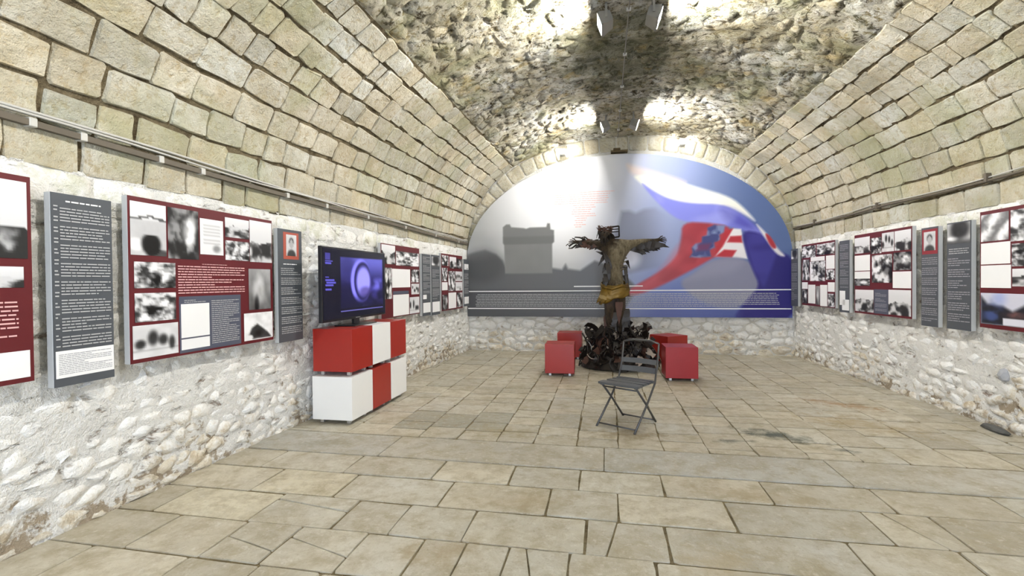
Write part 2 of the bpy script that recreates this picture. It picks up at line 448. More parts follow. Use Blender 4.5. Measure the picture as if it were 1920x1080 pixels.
def place_stones(stones, parent, mat, name, rest_name, limit, smooth=True):
    """stones: list of (verts, faces, centre, area, normal, tone). The largest in view become parts, the rest one part."""
    sc = [score(s[2], s[3], s[4]) for s in stones]
    order = sorted(range(len(stones)), key=lambda i: -sc[i])
    rv, rf, rt = [], [], []
    for rank, i in enumerate(order):
        v, f, c, ar, nr, tone = stones[i]
        if rank < limit and sc[i] > 0:
            me = mesh_of(name, np.array(v) - np.array(c), f, tone, smooth)
            link(name, me, mat, parent, c)
        else:
            b = len(rv); rv += v; rf += [tuple(q + b for q in ff) for ff in f]; rt += [tone] * len(v)
    if rv:
        me = mesh_of(rest_name, rv, rf, rt, smooth)
        tag(link(rest_name, me, mat, parent), kind='stuff')

def vnoise(u, v, seed, sc, octv=3):
    rs = np.random.RandomState(seed); out = np.zeros_like(u); amp = 1.0; tot = 0
    for o in range(octv):
        T = rs.rand(67, 67); x = u * sc; y = v * sc
        xi = np.floor(x).astype(int); yi = np.floor(y).astype(int); fx = x - xi; fy = y - yi
        fx = fx * fx * (3 - 2 * fx); fy = fy * fy * (3 - 2 * fy); xi %= 66; yi %= 66
        out += amp * ((T[yi, xi] * (1 - fx) + T[yi, xi + 1] * fx) * (1 - fy) + (T[yi + 1, xi] * (1 - fx) + T[yi + 1, xi + 1] * fx) * fy)
        tot += amp; amp *= 0.5; sc *= 2
    return out / tot

def sheet(surf, us, vs, name, mat, h=0.0, flip=False):
    """grid on a surface; h is a depth or a function of the (u, v) arrays"""
    U, V_ = np.meshgrid(np.array(us), np.array(vs))
    Hh = h(U, V_) if callable(h) else np.full(U.shape, float(h))
    V = [surf(u, v, q) for u, v, q in zip(U.ravel().tolist(), V_.ravel().tolist(), Hh.ravel().tolist())]; n = len(us)
    F = [(j * n + i, j * n + i + 1, (j + 1) * n + i + 1, (j + 1) * n + i) for j in range(len(vs) - 1) for i in range(n - 1)]
    if flip: F = [f[::-1] for f in F]
    me = mesh_of(name, V, F, smooth=True)
    return tag(link(name, me, mat), kind='structure')

def frange(a, b, n): return [a + (b - a) * i / n for i in range(n + 1)]

# ---- floor ----------------------------------------------------------------
rng = random.Random(11)
floor = sheet(ground, frange(-3.6, 4.1, 8), frange(YN - 0.4, YF + 0.3, 14), 'floor', MAT['fjoint'], -0.007)
floor['label'] = 'worn limestone paving of rectangular slabs'
def rect(x0, x1, y0, y1, j=0.0035):
    r = lambda: rng.uniform(-j, j)
    return [(x0 + r(), y0 + r()), (x1 + r(), y0 + r()), (x1 + r(), y1 + r()), (x0 + r(), y1 + r())]
slabs = []
def split(P, k, l):
    a, b, c, d = P; m = lambda p, q, t_: (p[0] + (q[0] - p[0]) * t_, p[1] + (q[1] - p[1]) * t_)
    e, f = m(a, b, k), m(d, c, l)
    return [[a, e, f, d], [e, b, c, f]]
def slab(P, tone=None, H=None, gap=(0.0025, 0.007)):
    v, f, c, a, nrm = stone(P, ground, H if H is not None else rng.uniform(-0.002, 0.004), rng, gap, 0.004, 'cap', 0.025, -0.03, 0.0, 0.004, True)
    slabs.append((v, f, c, a, nrm, tone or tonepick(rng, 0.84, 1.08, 0.022)))
ROWS = [(3.42, 3.80, [-3.3, -2.80, -2.06, -1.315, -0.72, -0.20, 0.40, 1.10, 1.825, 2.55, 3.2, 3.9]),
        (3.01, 3.42, [-3.3, -2.55, -1.90, -1.12, -0.39, 0.075, 0.77, 1.60, 1.976, 2.65, 3.25, 3.9]),
        (2.62, 3.01, [-3.3, -2.98, -2.25, -1.665, -1.29, -0.83, -0.124, 0.34, 1.33, 1.88, 2.6, 3.2, 3.9]),
        (2.22, 2.62, [-3.3, -2.72, -2.22, -1.84, -1.40, -1.04, -0.79, -0.535, -0.20, 0.25, 0.95, 1.6, 2.3, 3.1, 3.9])]
CRACK = {(2.22, -1.84): (0.35, 0.7, True), (2.22, -2.22): (0.3, 0.55, True), (2.22, -0.535): (0.55, 0.25, False), (2.22, -0.20): (0.6, 0.4, True),
         (2.62, -0.124): (0.25, 0.4, False), (3.01, 1.60): (0.7, 0.3, False), (2.22, 0.95): (0.3, 0.6, True), (2.62, -2.25): (0.55, 0.8, True)}
for y0, y1, xs in ROWS:
    for a, b in zip(xs, xs[1:]):
        t = None
        if (y0, a) in ((2.62, -2.98), (3.01, -2.55)): t = (1.17, 1.15, 1.08)
        Q = rect(a, b, y0, y1)
        if (y0, a) in CRACK:
            t = tonepick(rng, 0.88, 1.05, 0.02)
            k1, k2, turn = CRACK[y0, a]
            if turn: Q = Q[1:] + Q[:1]
            for q in split(Q, k1, k2): slab(q, t, gap=0.003)
        else: slab(Q, t)
y = 2.22
while y > YN - 0.2:
    d = rng.uniform(0.36, 0.44); x = -3.3 - rng.uniform(0, 0.3)
    while x < 3.85:
        l = rng.uniform(0.34, 0.75); slab(rect(x, x + l, y - d, y)); x += l
    y -= d
COLS = [-3.32, -2.96, -2.57, -2.18, -1.80, -1.41, -1.02, -0.665, -0.27, 0.11, 0.496, 0.877, 1.27, 1.67, 2.06, 2.41, 2.80, 3.2, 3.55, 3.9]
for a, b in zip(COLS, COLS[1:]):
    y = 4.34 - rng.uniform(0, 0.2)
    first = True
    while y < 10.2:
        l = rng.uniform(0.22, 0.52)
        y0 = max(y, 4.345) if first else y
        if y + l - y0 > 0.08:
            t = None
            if -2.2 < a < -1.3 and 4.5 < y < 5.1: t = (0.66, 0.68, 0.68)
            slab(rect(a, b, y0, y + l, 0.008), t); first = False
        y += l
place_stones(slabs, floor, MAT['paving'], 'paving_slab', 'distant_paving_slabs', 300, False)
for a, b in ((-3.3, -1.95), (-1.95, -0.02), (-0.02, 1.75), (1.75, 3.9)):
    v, f, c, ar, nr = stone([(a, 3.805), (b, 3.80 + rng.uniform(-.01, .01)), (b, 4.335), (a, 4.34)], ground, 0.004, rng, (0.001, 0.009), 0.004, 'cap', 0.012, -0.03, 0.0)
    me = mesh_of('threshold_slab', np.array(v) - np.array(c), f, tonepick(rng, 0.93, 1.03, 0.02)); link('threshold_slab', me, MAT['step'], floor, c)

# ---- side walls and back wall ---------------------------------------------
def wall(name, surf, u0, u1, v0, v1, su, sv, limit, seed, nrm_flip, keep=None, top=None, label=''):
    r = random.Random(seed)
    o = sheet(surf, frange(u0, u1, 540), frange(v0, v1, 100), name, MAT['wjoint'],
              lambda U, V_: 0.007 + 0.045 * (vnoise(U / 9, V_ / 5.5, seed, 60, 4) - 0.5) + 0.016 * (vnoise(U / 9 + 3, V_ / 9, seed + 1, 17, 2) - 0.5), nrm_flip)
    o['label'] = label
    st = []
    for P in voronoi(u0, u1, v0 if top is None else v0, top or v1, su, sv, r, 0.46, keep):
        if r.random() < 0.05: continue
        zc = sum(p[1] for p in P) / len(P)
        H = r.uniform(0.004, 0.026) + (0.008 if zc < 0.5 else 0.0)
        s = stone(P, surf, H, r, r.uniform(-0.004, 0.005), r.uniform(0.018, 0.04), 'fan', 0.18, -0.010, 0.8, 0.012)
        st.append((*s, tonepick(r, 0.93, 1.04, 0.012)))
    return o, st
wl, st = wall('wall_left', lwall, YN, YF, -0.03, 2.22, 0.18, 0.105, 0, 21, False, top=1.98, label='whitewashed rubble wall on the left')
r_ = random.Random(5)
def course(surf, v0, v1, u0, u1, r, lo, hi, H, gap=0.006):
    out = []; u = u0
    while u < u1:
        l = r.uniform(lo, hi); j = lambda: r.uniform(-0.012, 0.012)
        s = stone([(u, v0 + j()), (u + l, v0 + j()), (u + l + j(), v1 + j()), (u + j(), v1 + j())], surf, r.uniform(H * 0.5, H), r, gap, 0.014, 'flat', 0.10, -0.012, 0.4)
        out.append((*s, tonepick(r, 0.95, 1.04, 0.012))); u += l
    return out
st += course(lwall, 1.98, 2.215, YN, YF, r_, 0.28, 0.6, 0.02)
place_stones(st, wl, MAT['white'], 'wall_stone', 'small_wall_stones', 300)
wr, st = wall('wall_right', rwall, YN, YF, -0.03, 2.22, 0.20, 0.115, 0, 22, True, top=1.98, label='whitewashed rubble wall on the right')
st += course(rwall, 1.98, 2.215, YN, YF, r_, 0.28, 0.6, 0.02)
place_stones(st, wr, MAT['white'], 'wall_stone', 'small_wall_stones', 300)
# back wall: full shape up to the vault
def lunette(name, Y, mat, hole=None):
    c = (xr(Y) + xl(Y)) / 2; a = (xr(Y) - xl(Y)) / 2 + 0.1
    N = 60; V = []; F = []
    for i in range(N + 1):
        q = -1 + 2 * i / N
        x = c + a * q
        zt = ZS + (RISE + 0.05) * (1 - min(1, abs(q)) ** EXP) ** (1 / EXP)
        V += [(x, Y, -0.05), (x, Y, zt)]
    for i in range(N):
        F.append((2 * i, 2 * i + 2, 2 * i + 3, 2 * i + 1))
    return V, F
V, F = lunette('wall_back', YF, None)
wb = tag(link('wall_back', mesh_of('wall_back', V, F), MAT['plaster']), kind='structure'); wb['label'] = 'end wall of the vault behind the printed mural'
r = random.Random(23); st = []
for P in voronoi(xl(YF), xr(YF), -0.03, 1.0, 0.26, 0.16, r, 0.46):
    if r.random() < 0.03: continue
    s = stone(P, bwall, r.uniform(0.010, 0.035), r, r.uniform(-0.003, 0.007), r.uniform(0.022, 0.05), 'fan', 0.18, -0.010, 0.7, 0.012)
    st.append((*s, tonepick(r, 0.93, 1.04, 0.012)))
place_stones(st, wb, MAT['white'], 'wall_stone', 'small_wall_stones', 220)
def ring(s, q, h):
    x, z = prof(s); nx, nz = prof_n(s); a = (xr(YF) - xl(YF)) / 2; c = (xr(YF) + xl(YF)) / 2
    return (c + a * x + nx * q, YF - h, z + nz * q)
st = []; s0 = 0.05
while s0 < S_TOT - 0.2:
    l = r.uniform(0.22, 0.42)
    s_ = stone([(s0, 0.0), (min(s0 + l, S_TOT), 0.0), (min(s0 + l, S_TOT), 0.33), (s0, 0.33)], ring, r.uniform(0.008, 0.025), r, 0.006, 0.012, 'flat', 0.1, -0.01, 0.4)
    st.append((*s_, tonepick(r, 0.92, 1.1, 0.03))); s0 += l
place_stones(st, wb, MAT['ashlar'], 'arch_stone', 'small_arch_stones', 60)
# wall behind the photographer, with an open doorway to daylight
mb = MB()
cx0 = (xl(0) + xr(0)) / 2
mb.box((-3.5, YN - 0.3, -0.05), (cx0 - 1.25, YN, 4.6)); mb.box((cx0 + 1.25, YN - 0.3, -0.05), (4.1, YN, 4.6))
mb.box((cx0 - 1.25, YN - 0.3, 2.9), (cx0 + 1.25, YN, 4.6))
tag(mb.build('wall_front', MAT['plaster']), kind='structure')['label'] = 'entrance wall with an open doorway'

# ---- vault ------------------------------------------------------------------
us = frange(YN - 0.05, YF + 0.05, 330); ss = frange(0, S_TOT, 220)
CH = 0.245; NA = 9
def vault_relief(U, S_):
    e = np.minimum(S_, S_TOT - S_); k = np.clip((e - CH * NA + 0.10) / 0.2, 0, 1)
    rough_ = 0.075 * (vnoise(U / 9, S_ / 9, 71, 46, 4) - 0.5) + 0.030 * (vnoise(U / 9 + 2, S_ / 9, 72, 14, 2) - 0.5)
    return (1 - k) * (-0.006 + 0.012 * (vnoise(U / 9, S_ / 9, 73, 60, 2) - 0.5)) + k * (0.006 + rough_)
ceil = sheet(lambda Y, s, h: vault(s, Y, h), us, ss, 'ceiling', MAT['joint'], vault_relief, True)
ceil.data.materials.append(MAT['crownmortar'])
_n = len(us) - 1; _lim = [(min(q, S_TOT - q) > CH * NA - 0.02) for q in ss]
ceil.data.polygons.foreach_set('material_index', [1 if _lim[i // _n] else 0 for i in range(len(ceil.data.polygons))])
ceil['label'] = 'barrel vault of dressed limestone blocks'
r = random.Random(31); st = []
surf_v = lambda Y, s, h: vault(s, Y, h)
for side in (0, 1):
    lines = [CH * k for k in range(NA + 1)]
    for k in range(NA):
        a, b = lines[k], lines[k + 1]
        if side: a, b = S_TOT - b, S_TOT - a
        y = YN - r.uniform(0, 0.3)
        while y < YF - 0.06:
            l = r.uniform(0.24, 0.50) if k < 5 else r.uniform(0.18, 0.40)
            y1 = min(y + l, YF); j = lambda: r.uniform(-0.016, 0.016)
            H = r.uniform(0.010, 0.026) if k < 5 else r.uniform(0.004, 0.034)
            s = stone([(y, a + j()), (y1, a + j()), (y1 + j(), b + j()), (y + j(), b + j())], surf_v, H, r,
                      (r.uniform(0.000, 0.007), r.uniform(0.004, 0.011)), r.uniform(0.006, 0.014), 'cap', r.uniform(0.03, 0.09), -0.02, 0.45, 0.009, True)
            st.append((*s, tonepick(r, 0.84, 1.12, 0.04))); y = y1
place_stones(st, ceil, MAT['ashlar'], 'vault_block', 'small_vault_blocks', 300, False)
st = []
for P in voronoi(YN, YF, CH * NA, S_TOT - CH * NA, 0.27, 0.19, r, 0.49):
    if r.random() < 0.12: continue
    s = stone(P, surf_v, r.uniform(0.002, 0.024), r, r.uniform(-0.004, 0.006), r.uniform(0.016, 0.04), 'fan', 0.12, -0.02, 0.8, 0.016)
    st.append((*s, tonepick(r, 0.80, 1.12, 0.04)))
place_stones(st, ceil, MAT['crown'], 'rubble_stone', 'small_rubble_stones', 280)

# ------------------------------------------------------------------ flood lights along the crown
def m_glow(L):
    g = G('lamp_glass'); g.set(g.b.inputs['Emission Color'], (1.0, 0.98, 0.93)); g.b.inputs['Emission Strength'].default_value = L
    return g.fin((0.9, 0.9, 0.9), 0.3)
GLOW = m_glow(LAMP_L)
def flood(loc, side, label):
    t = empty('flood_light', loc, 0, label, 'lamp', 'flood lights along the vault')
    R = Matrix.Rotation(side * math.radians(20), 3, 'Y')      # looks sideways, a little downwards
    def P(x, y, z): return R @ Vector((x * side, y, z))
    def shape(pts, faces, name, mat):
        m = MB(); m.poly([P(*p) for p in pts], faces); return m.build(name, mat, t)
    # tapered housing, wider at the glass
    a, b, hb, ha = 0.10, 0.13, 0.05, 0.075
    v = [(-0.09, -a, -hb), (-0.09, a, -hb), (-0.09, a, hb), (-0.09, -a, hb), (0.03, -b, -ha), (0.03, b, -ha), (0.03, b, ha), (0.03, -b, ha)]
    shape(v, [(0, 1, 2, 3), (4, 7, 6, 5), (0, 4, 5, 1), (1, 5, 6, 2), (2, 6, 7, 3), (3, 7, 4, 0)], 'housing', MAT['lampbody'])
    b2, h2 = b - 0.012, ha - 0.012
    shape([(0.034, -b2, -h2), (0.034, b2, -h2), (0.034, b2, h2), (0.034, -b2, h2)], [(0, 1, 2, 3)], 'lamp_glass', GLOW)
    f = MB()
    for q in (((0.03, -b, -ha), (0.045, b, -h2)), ((0.03, -b, h2), (0.045, b, ha)), ((0.03, -b, -ha), (0.045, -b2, ha)), ((0.03, b2, -ha), (0.045, b, ha))):
        lo, hi = q; c = [(l + h) / 2 for l, h in zip(lo, hi)]
        f.poly([P(x, y, z) for x in (lo[0], hi[0]) for y in (lo[1], hi[1]) for z in (lo[2], hi[2])],
               [(0, 1, 3, 2), (4, 6, 7, 5), (0, 4, 5, 1), (2, 3, 7, 6), (0, 2, 6, 4), (1, 5, 7, 3)])
    f.build('bezel', MAT['lampbody'], t)
    br = MB()
    for y in (-0.143, 0.143):
        br.box((-side * 0.03 - 0.012, y - 0.004, -0.015), (-side * 0.03 + 0.012, y + 0.004, 0.13))
    br.box((-side * 0.03 - 0.012, -0.147, 0.122), (-side * 0.03 + 0.012, 0.147, 0.13))
    br.box((-side * 0.03 - 0.01, -0.01, 0.13), (-side * 0.03 + 0.01, 0.01, 0.23))
    br.build('bracket', MAT['lampbody'], t)
    return t
XC = 0.27
for Y, nm in ((8.75, 'farther pair under the crown'), (5.25, 'nearer pair under the crown at the top of view'), (1.7, 'pair overhead'), (-1.85, 'pair by the entrance')):
    for sd, w_ in ((-1, 'left'), (1, 'right')):
        flood((XC + sd * 0.27, Y, 4.27), sd, w_ + ' glowing flood light of the ' + nm)
# conduit along the crown
t = empty('ceiling_conduit', (XC, 5, 4.43), 0, 'thin pale conduit running along the crown between the flood lights', 'conduit')
MB().tube([(0, y - 5, 0.004 * math.sin(y * 2)) for y in frange(-3.3, 10.0, 24)], 0.008, 6).build('pipe', MAT['lampbody'], t)
for y in frange(-3, 9.5, 12):
    MB().box((-0.025, y - 5 - 0.012, -0.016), (0.025, y - 5 + 0.012, 0.016)).build('clip', MAT['conduit'], t)

# small twin lamps on the end wall above the mural
def wall_lamp(x, z, label):
    t = empty('wall_flood_light', (x, YF - 0.14, z), 0, label, 'lamp', 'small lamps above the mural')
    MB().box((-0.06, -0.04, -0.06), (0.06, 0.12, 0.07), 0.01).build('housing', MAT['housing'], t)
    for sd in (-1, 1):
        MB().poly([(sd * 0.062, -0.035, -0.04), (sd * 0.062, 0.09, -0.04), (sd * 0.062, 0.09, 0.05), (sd * 0.062, -0.035, 0.05)], [(0, 1, 2, 3)]).build('lamp_glass', GLOW2, t)
    MB().box((-0.015, 0.06, -0.05), (0.015, 0.14, -0.02)).build('arm', MAT['housing'], t)
GLOW2 = m_glow(LAMP_L * 0.10); GLOW2.name = 'small_lamp_glass'
wall_lamp(-0.86, 4.20, 'small glowing twin lamp above the left half of the mural')
wall_lamp(1.53, 4.25, 'small glowing twin lamp above the right half of the mural')
mb = MB(); mb.box((-0.17, -0.06, 0.0), (0.17, 0.12, 0.035), 0.006); mb.box((-0.12, -0.09, 0.035), (0.02, 0.12, 0.07), 0.006)
tag(mb.build('wooden_wedge', MAT['wood'], None, (0.30, YF - 0.12, 4.13)), 'dark wooden wedge sitting on the top of the mural', 'wedge')

# ------------------------------------------------------------------ cables along the walls
t = empty('cable_duct', (0, 0, 2.4), 0, 'brown cable duct with two pale cables along the left springing line', 'cable duct')
zl = lambda Y: 0.032 - 0.0135 * max(0, Y - 2)
ys = frange(-3.3, 9.98, 40)
def ribbon(f0, name, mat, hw, hh):
    m = MB(); V = []; Fc = []
    for i, Y in enumerate(ys):
        x, z = f0(Y)
        V += [(x - hw, Y, z - hh), (x + hw, Y, z - hh), (x + hw, Y, z + hh), (x - hw, Y, z + hh)]
        if i: b = 4 * i; Fc += [(b - 4 + k, b - 4 + (k + 1) % 4, b + (k + 1) % 4, b + k) for k in range(4)]
    m.poly(V, Fc); return m.build(name, mat, t)
ribbon(lambda Y: (xl(Y) + 0.045, zl(Y)), 'duct', MAT['cable'], 0.018, 0.018)
MB().tube([(xl(Y) + 0.055, Y, zl(Y) + 0.047 + 0.006 * math.sin(Y * 3)) for Y in ys], 0.008, 6).build('cable', MAT['conduit'], t)
MB().tube([(xl(Y) + 0.05, Y, zl(Y) + 0.07 + 0.008 * math.sin(Y * 2.2 + 1)) for Y in ys], 0.009, 6).build('cable', MAT['conduit'], t)
for k, Y in enumerate([1.2, 1.75, 2.15, 2.42, 2.95, 3.32, 4.35, 5.0, 5.9, 7.0, 8.2, 9.4]):
    MB().box((xl(Y) + 0.01, Y - 0.02, zl(Y) - 0.022), (xl(Y) + 0.068, Y + 0.02, zl(Y) + 0.03), 0.004).build('clip', MAT['conduit'], t)
t = empty('wall_cable', (0, 0, 2.48), 0, 'dark sagging cable with a thin pale one along the right springing line', 'cable')
sag = lambda Y, k, a: a * abs(math.sin(Y * k))
MB().tube([(xr(Y) - 0.06, Y, -sag(Y, 1.3, 0.02)) for Y in frange(-3.3, 10.05, 70)], 0.014, 6).build('dark_cable', MAT['cable'], t)
MB().tube([(xr(Y) - 0.055, Y, 0.045 - sag(Y + 1, 1.1, 0.035)) for Y in frange(-3.3, 10.05, 70)], 0.008, 6).build('pale_cable', MAT['conduit'], t)
for Y in (1.0, 3.4, 5.6, 7.4, 9.2):
    MB().box((xr(Y) - 0.085, Y - 0.015, -0.03), (xr(Y) - 0.01, Y + 0.015, 0.06), 0.004).build('clip', MAT['cable'], t)

# ------------------------------------------------------------------ painting of prints (flat pictures)
def sstep(a, b, x):
    t_ = np.clip((x - a) / (b - a), 0, 1); return t_ * t_ * (3 - 2 * t_)
def ell(u, v, cx, cy_, rx, ry, soft=0.3):
    d = np.hypot((u - cx) / rx, (v - cy_) / ry); return 1 - sstep(1 - soft, 1 + soft, d)
def inpoly(X, Y, P, soft):
    n = len(P); d2 = np.full(X.shape, 1e18); ins = np.zeros(X.shape, bool)
    for i in range(n):
        (x0, y0), (x1, y1) = P[i], P[(i + 1) % n]
        ex, ey = x1 - x0, y1 - y0; t_ = np.clip(((X - x0) * ex + (Y - y0) * ey) / (ex * ex + ey * ey + 1e-9), 0, 1)
        d2 = np.minimum(d2, (X - x0 - t_ * ex) ** 2 + (Y - y0 - t_ * ey) ** 2)
        if y0 != y1:
            ins ^= ((y0 > Y) != (y1 > Y)) & (X < (x1 - x0) * (Y - y0) / (y1 - y0) + x0)
    d = np.sqrt(d2); sd = np.where(ins, d, -d)
    return np.clip(sd / (2 * soft) + 0.5, 0, 1)

def smooth_poly(P, it=2):
    for _ in range(it):
        P = [q for i in range(len(P)) for a, b in [(P[i], P[(i + 1) % len(P)])]
             for q in ((a[0] * .75 + b[0] * .25, a[1] * .75 + b[1] * .25), (a[0] * .25 + b[0] * .75, a[1] * .25 + b[1] * .75))]
    return P

def pic(kind, u, v, seed):
    """grey picture by subject, u right, v down, both 0..1 -> sRGB array"""
    rs = np.random.RandomState(seed); n = vnoise(u, v, seed, 4); n2 = vnoise(u, v, seed + 1, 9)
    tint = np.ones(3)
    if kind == 'blank': g = 0.93 + 0.0 * u
    elif kind == 'doc':
        g = 0.90 + 0.0 * u
        rows = (np.sin(v * 75) > 0.1) & (u > 0.15) & (u < 0.85) & (v > 0.1) & (v < 0.72)
        g = g - 0.13 * rows - 0.35 * ell(u, v, 0.7, 0.83, 0.16, 0.1, 0.5)
    elif kind == 'bowl':      # bright sky, low horizon line and a dark round hollow
        g = 0.92 - 0.15 * sstep(0.28, 0.36, v) + 0.1 * (n - 0.5)
        g = np.where(np.abs(v - 0.30 + 0.05 * np.exp(-((u - 0.55) / 0.2) ** 2)) < 0.022, 0.35, g)
        g = g - 0.75 * ell(u, v, 0.56, 0.78, 0.27, 0.20, 0.25) * (v > 0.6)
        g = g + 0.15 * ell(u, v, 0.15, 0.8, 0.2, 0.12) - 0.5 * ell(u, v, 0.8, 0.98, 0.35, 0.10)
    elif kind == 'sky':
        h = 0.35 + 0.25 * rs.rand() + 0.3 * (vnoise(u, u * 0, seed + 3, 3) - 0.5)
        g = np.where(v < h, 0.90 - 0.1 * v, 0.0) + np.where(v >= h, 0.16 + 0.65 * sstep(0.35, 0.7, n), 0)
    elif kind == 'crowd':
        g = 0.18 + 0.72 * sstep(0.34, 0.66, n2 * 0.5 + n * 0.5)
        for k in range(5):
            g = g + (0.5 if rs.rand() < 0.5 else -0.45) * ell(u, v, rs.rand(), 0.2 + 0.7 * rs.rand(), 0.07 + 0.1 * rs.rand(), 0.1 + 0.12 * rs.rand(), 0.5)
    elif kind == 'dark':
        g = 0.12 + 0.45 * sstep(0.42, 0.72, n) + 0.55 * ell(u, v, 0.6 + 0.2 * rs.rand(), 0.45, 0.2, 0.25, 0.6)
    elif kind == 'figures':
        g = 0.84 + 0.12 * (n - 0.5)
        for k in range(4):
            x = (k + 0.3 + 0.4 * rs.rand()) / 4
            g = g - 0.65 * ell(u, v, x, 0.3 + 0.4 * rs.rand(), 0.06 + 0.05 * rs.rand(), 0.13 + 0.12 * rs.rand(), 0.5)
        g = g - 0.12 * (np.abs(v - 0.8) < 0.03)
    elif kind == 'tower':
        g = 0.62 - 0.25 * v + 0.25 * (n - 0.5) + 0.25 * ell(u, v, 0.45, 0.55, 0.25, 0.35, 0.5) - 0.35 * ell(u, v, 0.35, 0.85, 0.1, 0.2, 0.5)
    elif kind == 'peak':
        g = 0.92 - 0.75 * inpoly(u, v, [(0.1, 0.95), (0.25, 0.55), (0.45, 0.42), (0.8, 0.75), (0.95, 0.98)], 0.03) + 0.3 * (n - 0.5)
        g = np.maximum(g, 0.9 * ell(u, v, 0.15, 0.9, 0.15, 0.12, 0.3))
    elif kind == 'portrait':
        g = 0.80 + 0.1 * (n - 0.5) - 0.55 * ell(u, v, 0.5, 1.0, 0.42, 0.3, 0.2) - 0.5 * ell(u, v, 0.5, 0.35, 0.24, 0.22, 0.2)
        g = np.where(ell(u, v, 0.5, 0.45, 0.18, 0.22, 0.1) > 0.5, 0.68, g)
    elif kind == 'hood':
        g = 0.72 + 0.15 * (n - 0.5) - 0.55 * ell(u, v, 0.55, 0.3, 0.4, 0.5, 0.4) - 0.4 * sstep(0.7, 1.0, v)
        g = g + 0.3 * ell(u, v, 0.2, 0.75, 0.25, 0.1, 0.5)
    elif kind == 'cloth':
        g = 0.35 + 0.5 * (0.5 + 0.5 * np.sin(9 * (u + 0.7 * v) + 4 * n)) * sstep(0.3, 0.6, n + 0.2) + 0.1
    elif kind == 'colour':
        g = 0.5 + 0.0 * u
        rgb = np.stack([0.80 + 0 * u, 0.80 + 0 * u, 0.86 + 0 * u], -1)
        def over(m, c):
            nonlocal rgb
            rgb = rgb * (1 - m[..., None]) + np.array(c) * m[..., None]
        over(inpoly(u, v, [(0, 0.1), (0.15, 0.35), (0.5, 0.4), (0.7, 0.55), (1, 0.3), (1, 1), (0, 1)], 0.05), (0.12, 0.12, 0.15))
        over(ell(u, v, 0.26, 0.66, 0.2, 0.36, 0.8) * sstep(0.3, 0.6, n), (0.26, 0.32, 0.52)); over(ell(u, v, 0.75, 0.65, 0.2, 0.08, 0.8) * n2, (0.7, 0.45, 0.42))
        over(((u > 0.5) & (v > 0.78) & (v < 0.96)) * 1.0, (0.85, 0.85, 0.9)); over(ell(u, v, 0.42, 0.15, 0.14, 0.2, 0.9) * 0.6, (0.55, 0.62, 0.85))
        return np.clip(rgb, 0, 1)
    g = np.clip(g, 0.04, 0.95)
    return np.stack([g, g, np.clip(g * 1.015, 0, 1)], -1)

def print_mesh(name, x0, x1, z0, z1, y, nx, nz, fn):
    us_ = np.linspace(0, 1, nx + 1); vs_ = np.linspace(0, 1, nz + 1)
    U, Vv = np.meshgrid(us_, vs_)
    X = x0 + U * (x1 - x0); Z = z1 + Vv * (z0 - z1)
    V = np.stack([X, np.full_like(X, y), Z], -1).reshape(-1, 3)
    F = [(j * (nx + 1) + i, (j + 1) * (nx + 1) + i, (j + 1) * (nx + 1) + i + 1, j * (nx + 1) + i + 1) for j in range(nz) for i in range(nx)]
    me = bpy.data.meshes.new(name); me.from_pydata(V.tolist(), [], F)
    set_attr(me, 'paint', lin(fn(U, Vv)).reshape(-1, 3)); me.update()
    return me

def text_mesh(name, rows, r, y, depth=0.0008):
    """rows: (x0, x1, zc, h) -> runs of word-like bars, thin raised ink"""
    V, F = [], []
    for x0, x1, zc, h in rows:
        x = x0
        while x < x1 - h:
            wd = min(r.uniform(2.2, 8.5) * h, x1 - x); b = len(V)
            V += [(x, y, zc - h / 2), (x + wd, y, zc - h / 2), (x + wd, y, zc + h / 2), (x, y, zc + h / 2)]
            F.append((b, b + 1, b + 2, b + 3)); x += wd + h * 0.75
    return mesh_of(name, V, F)

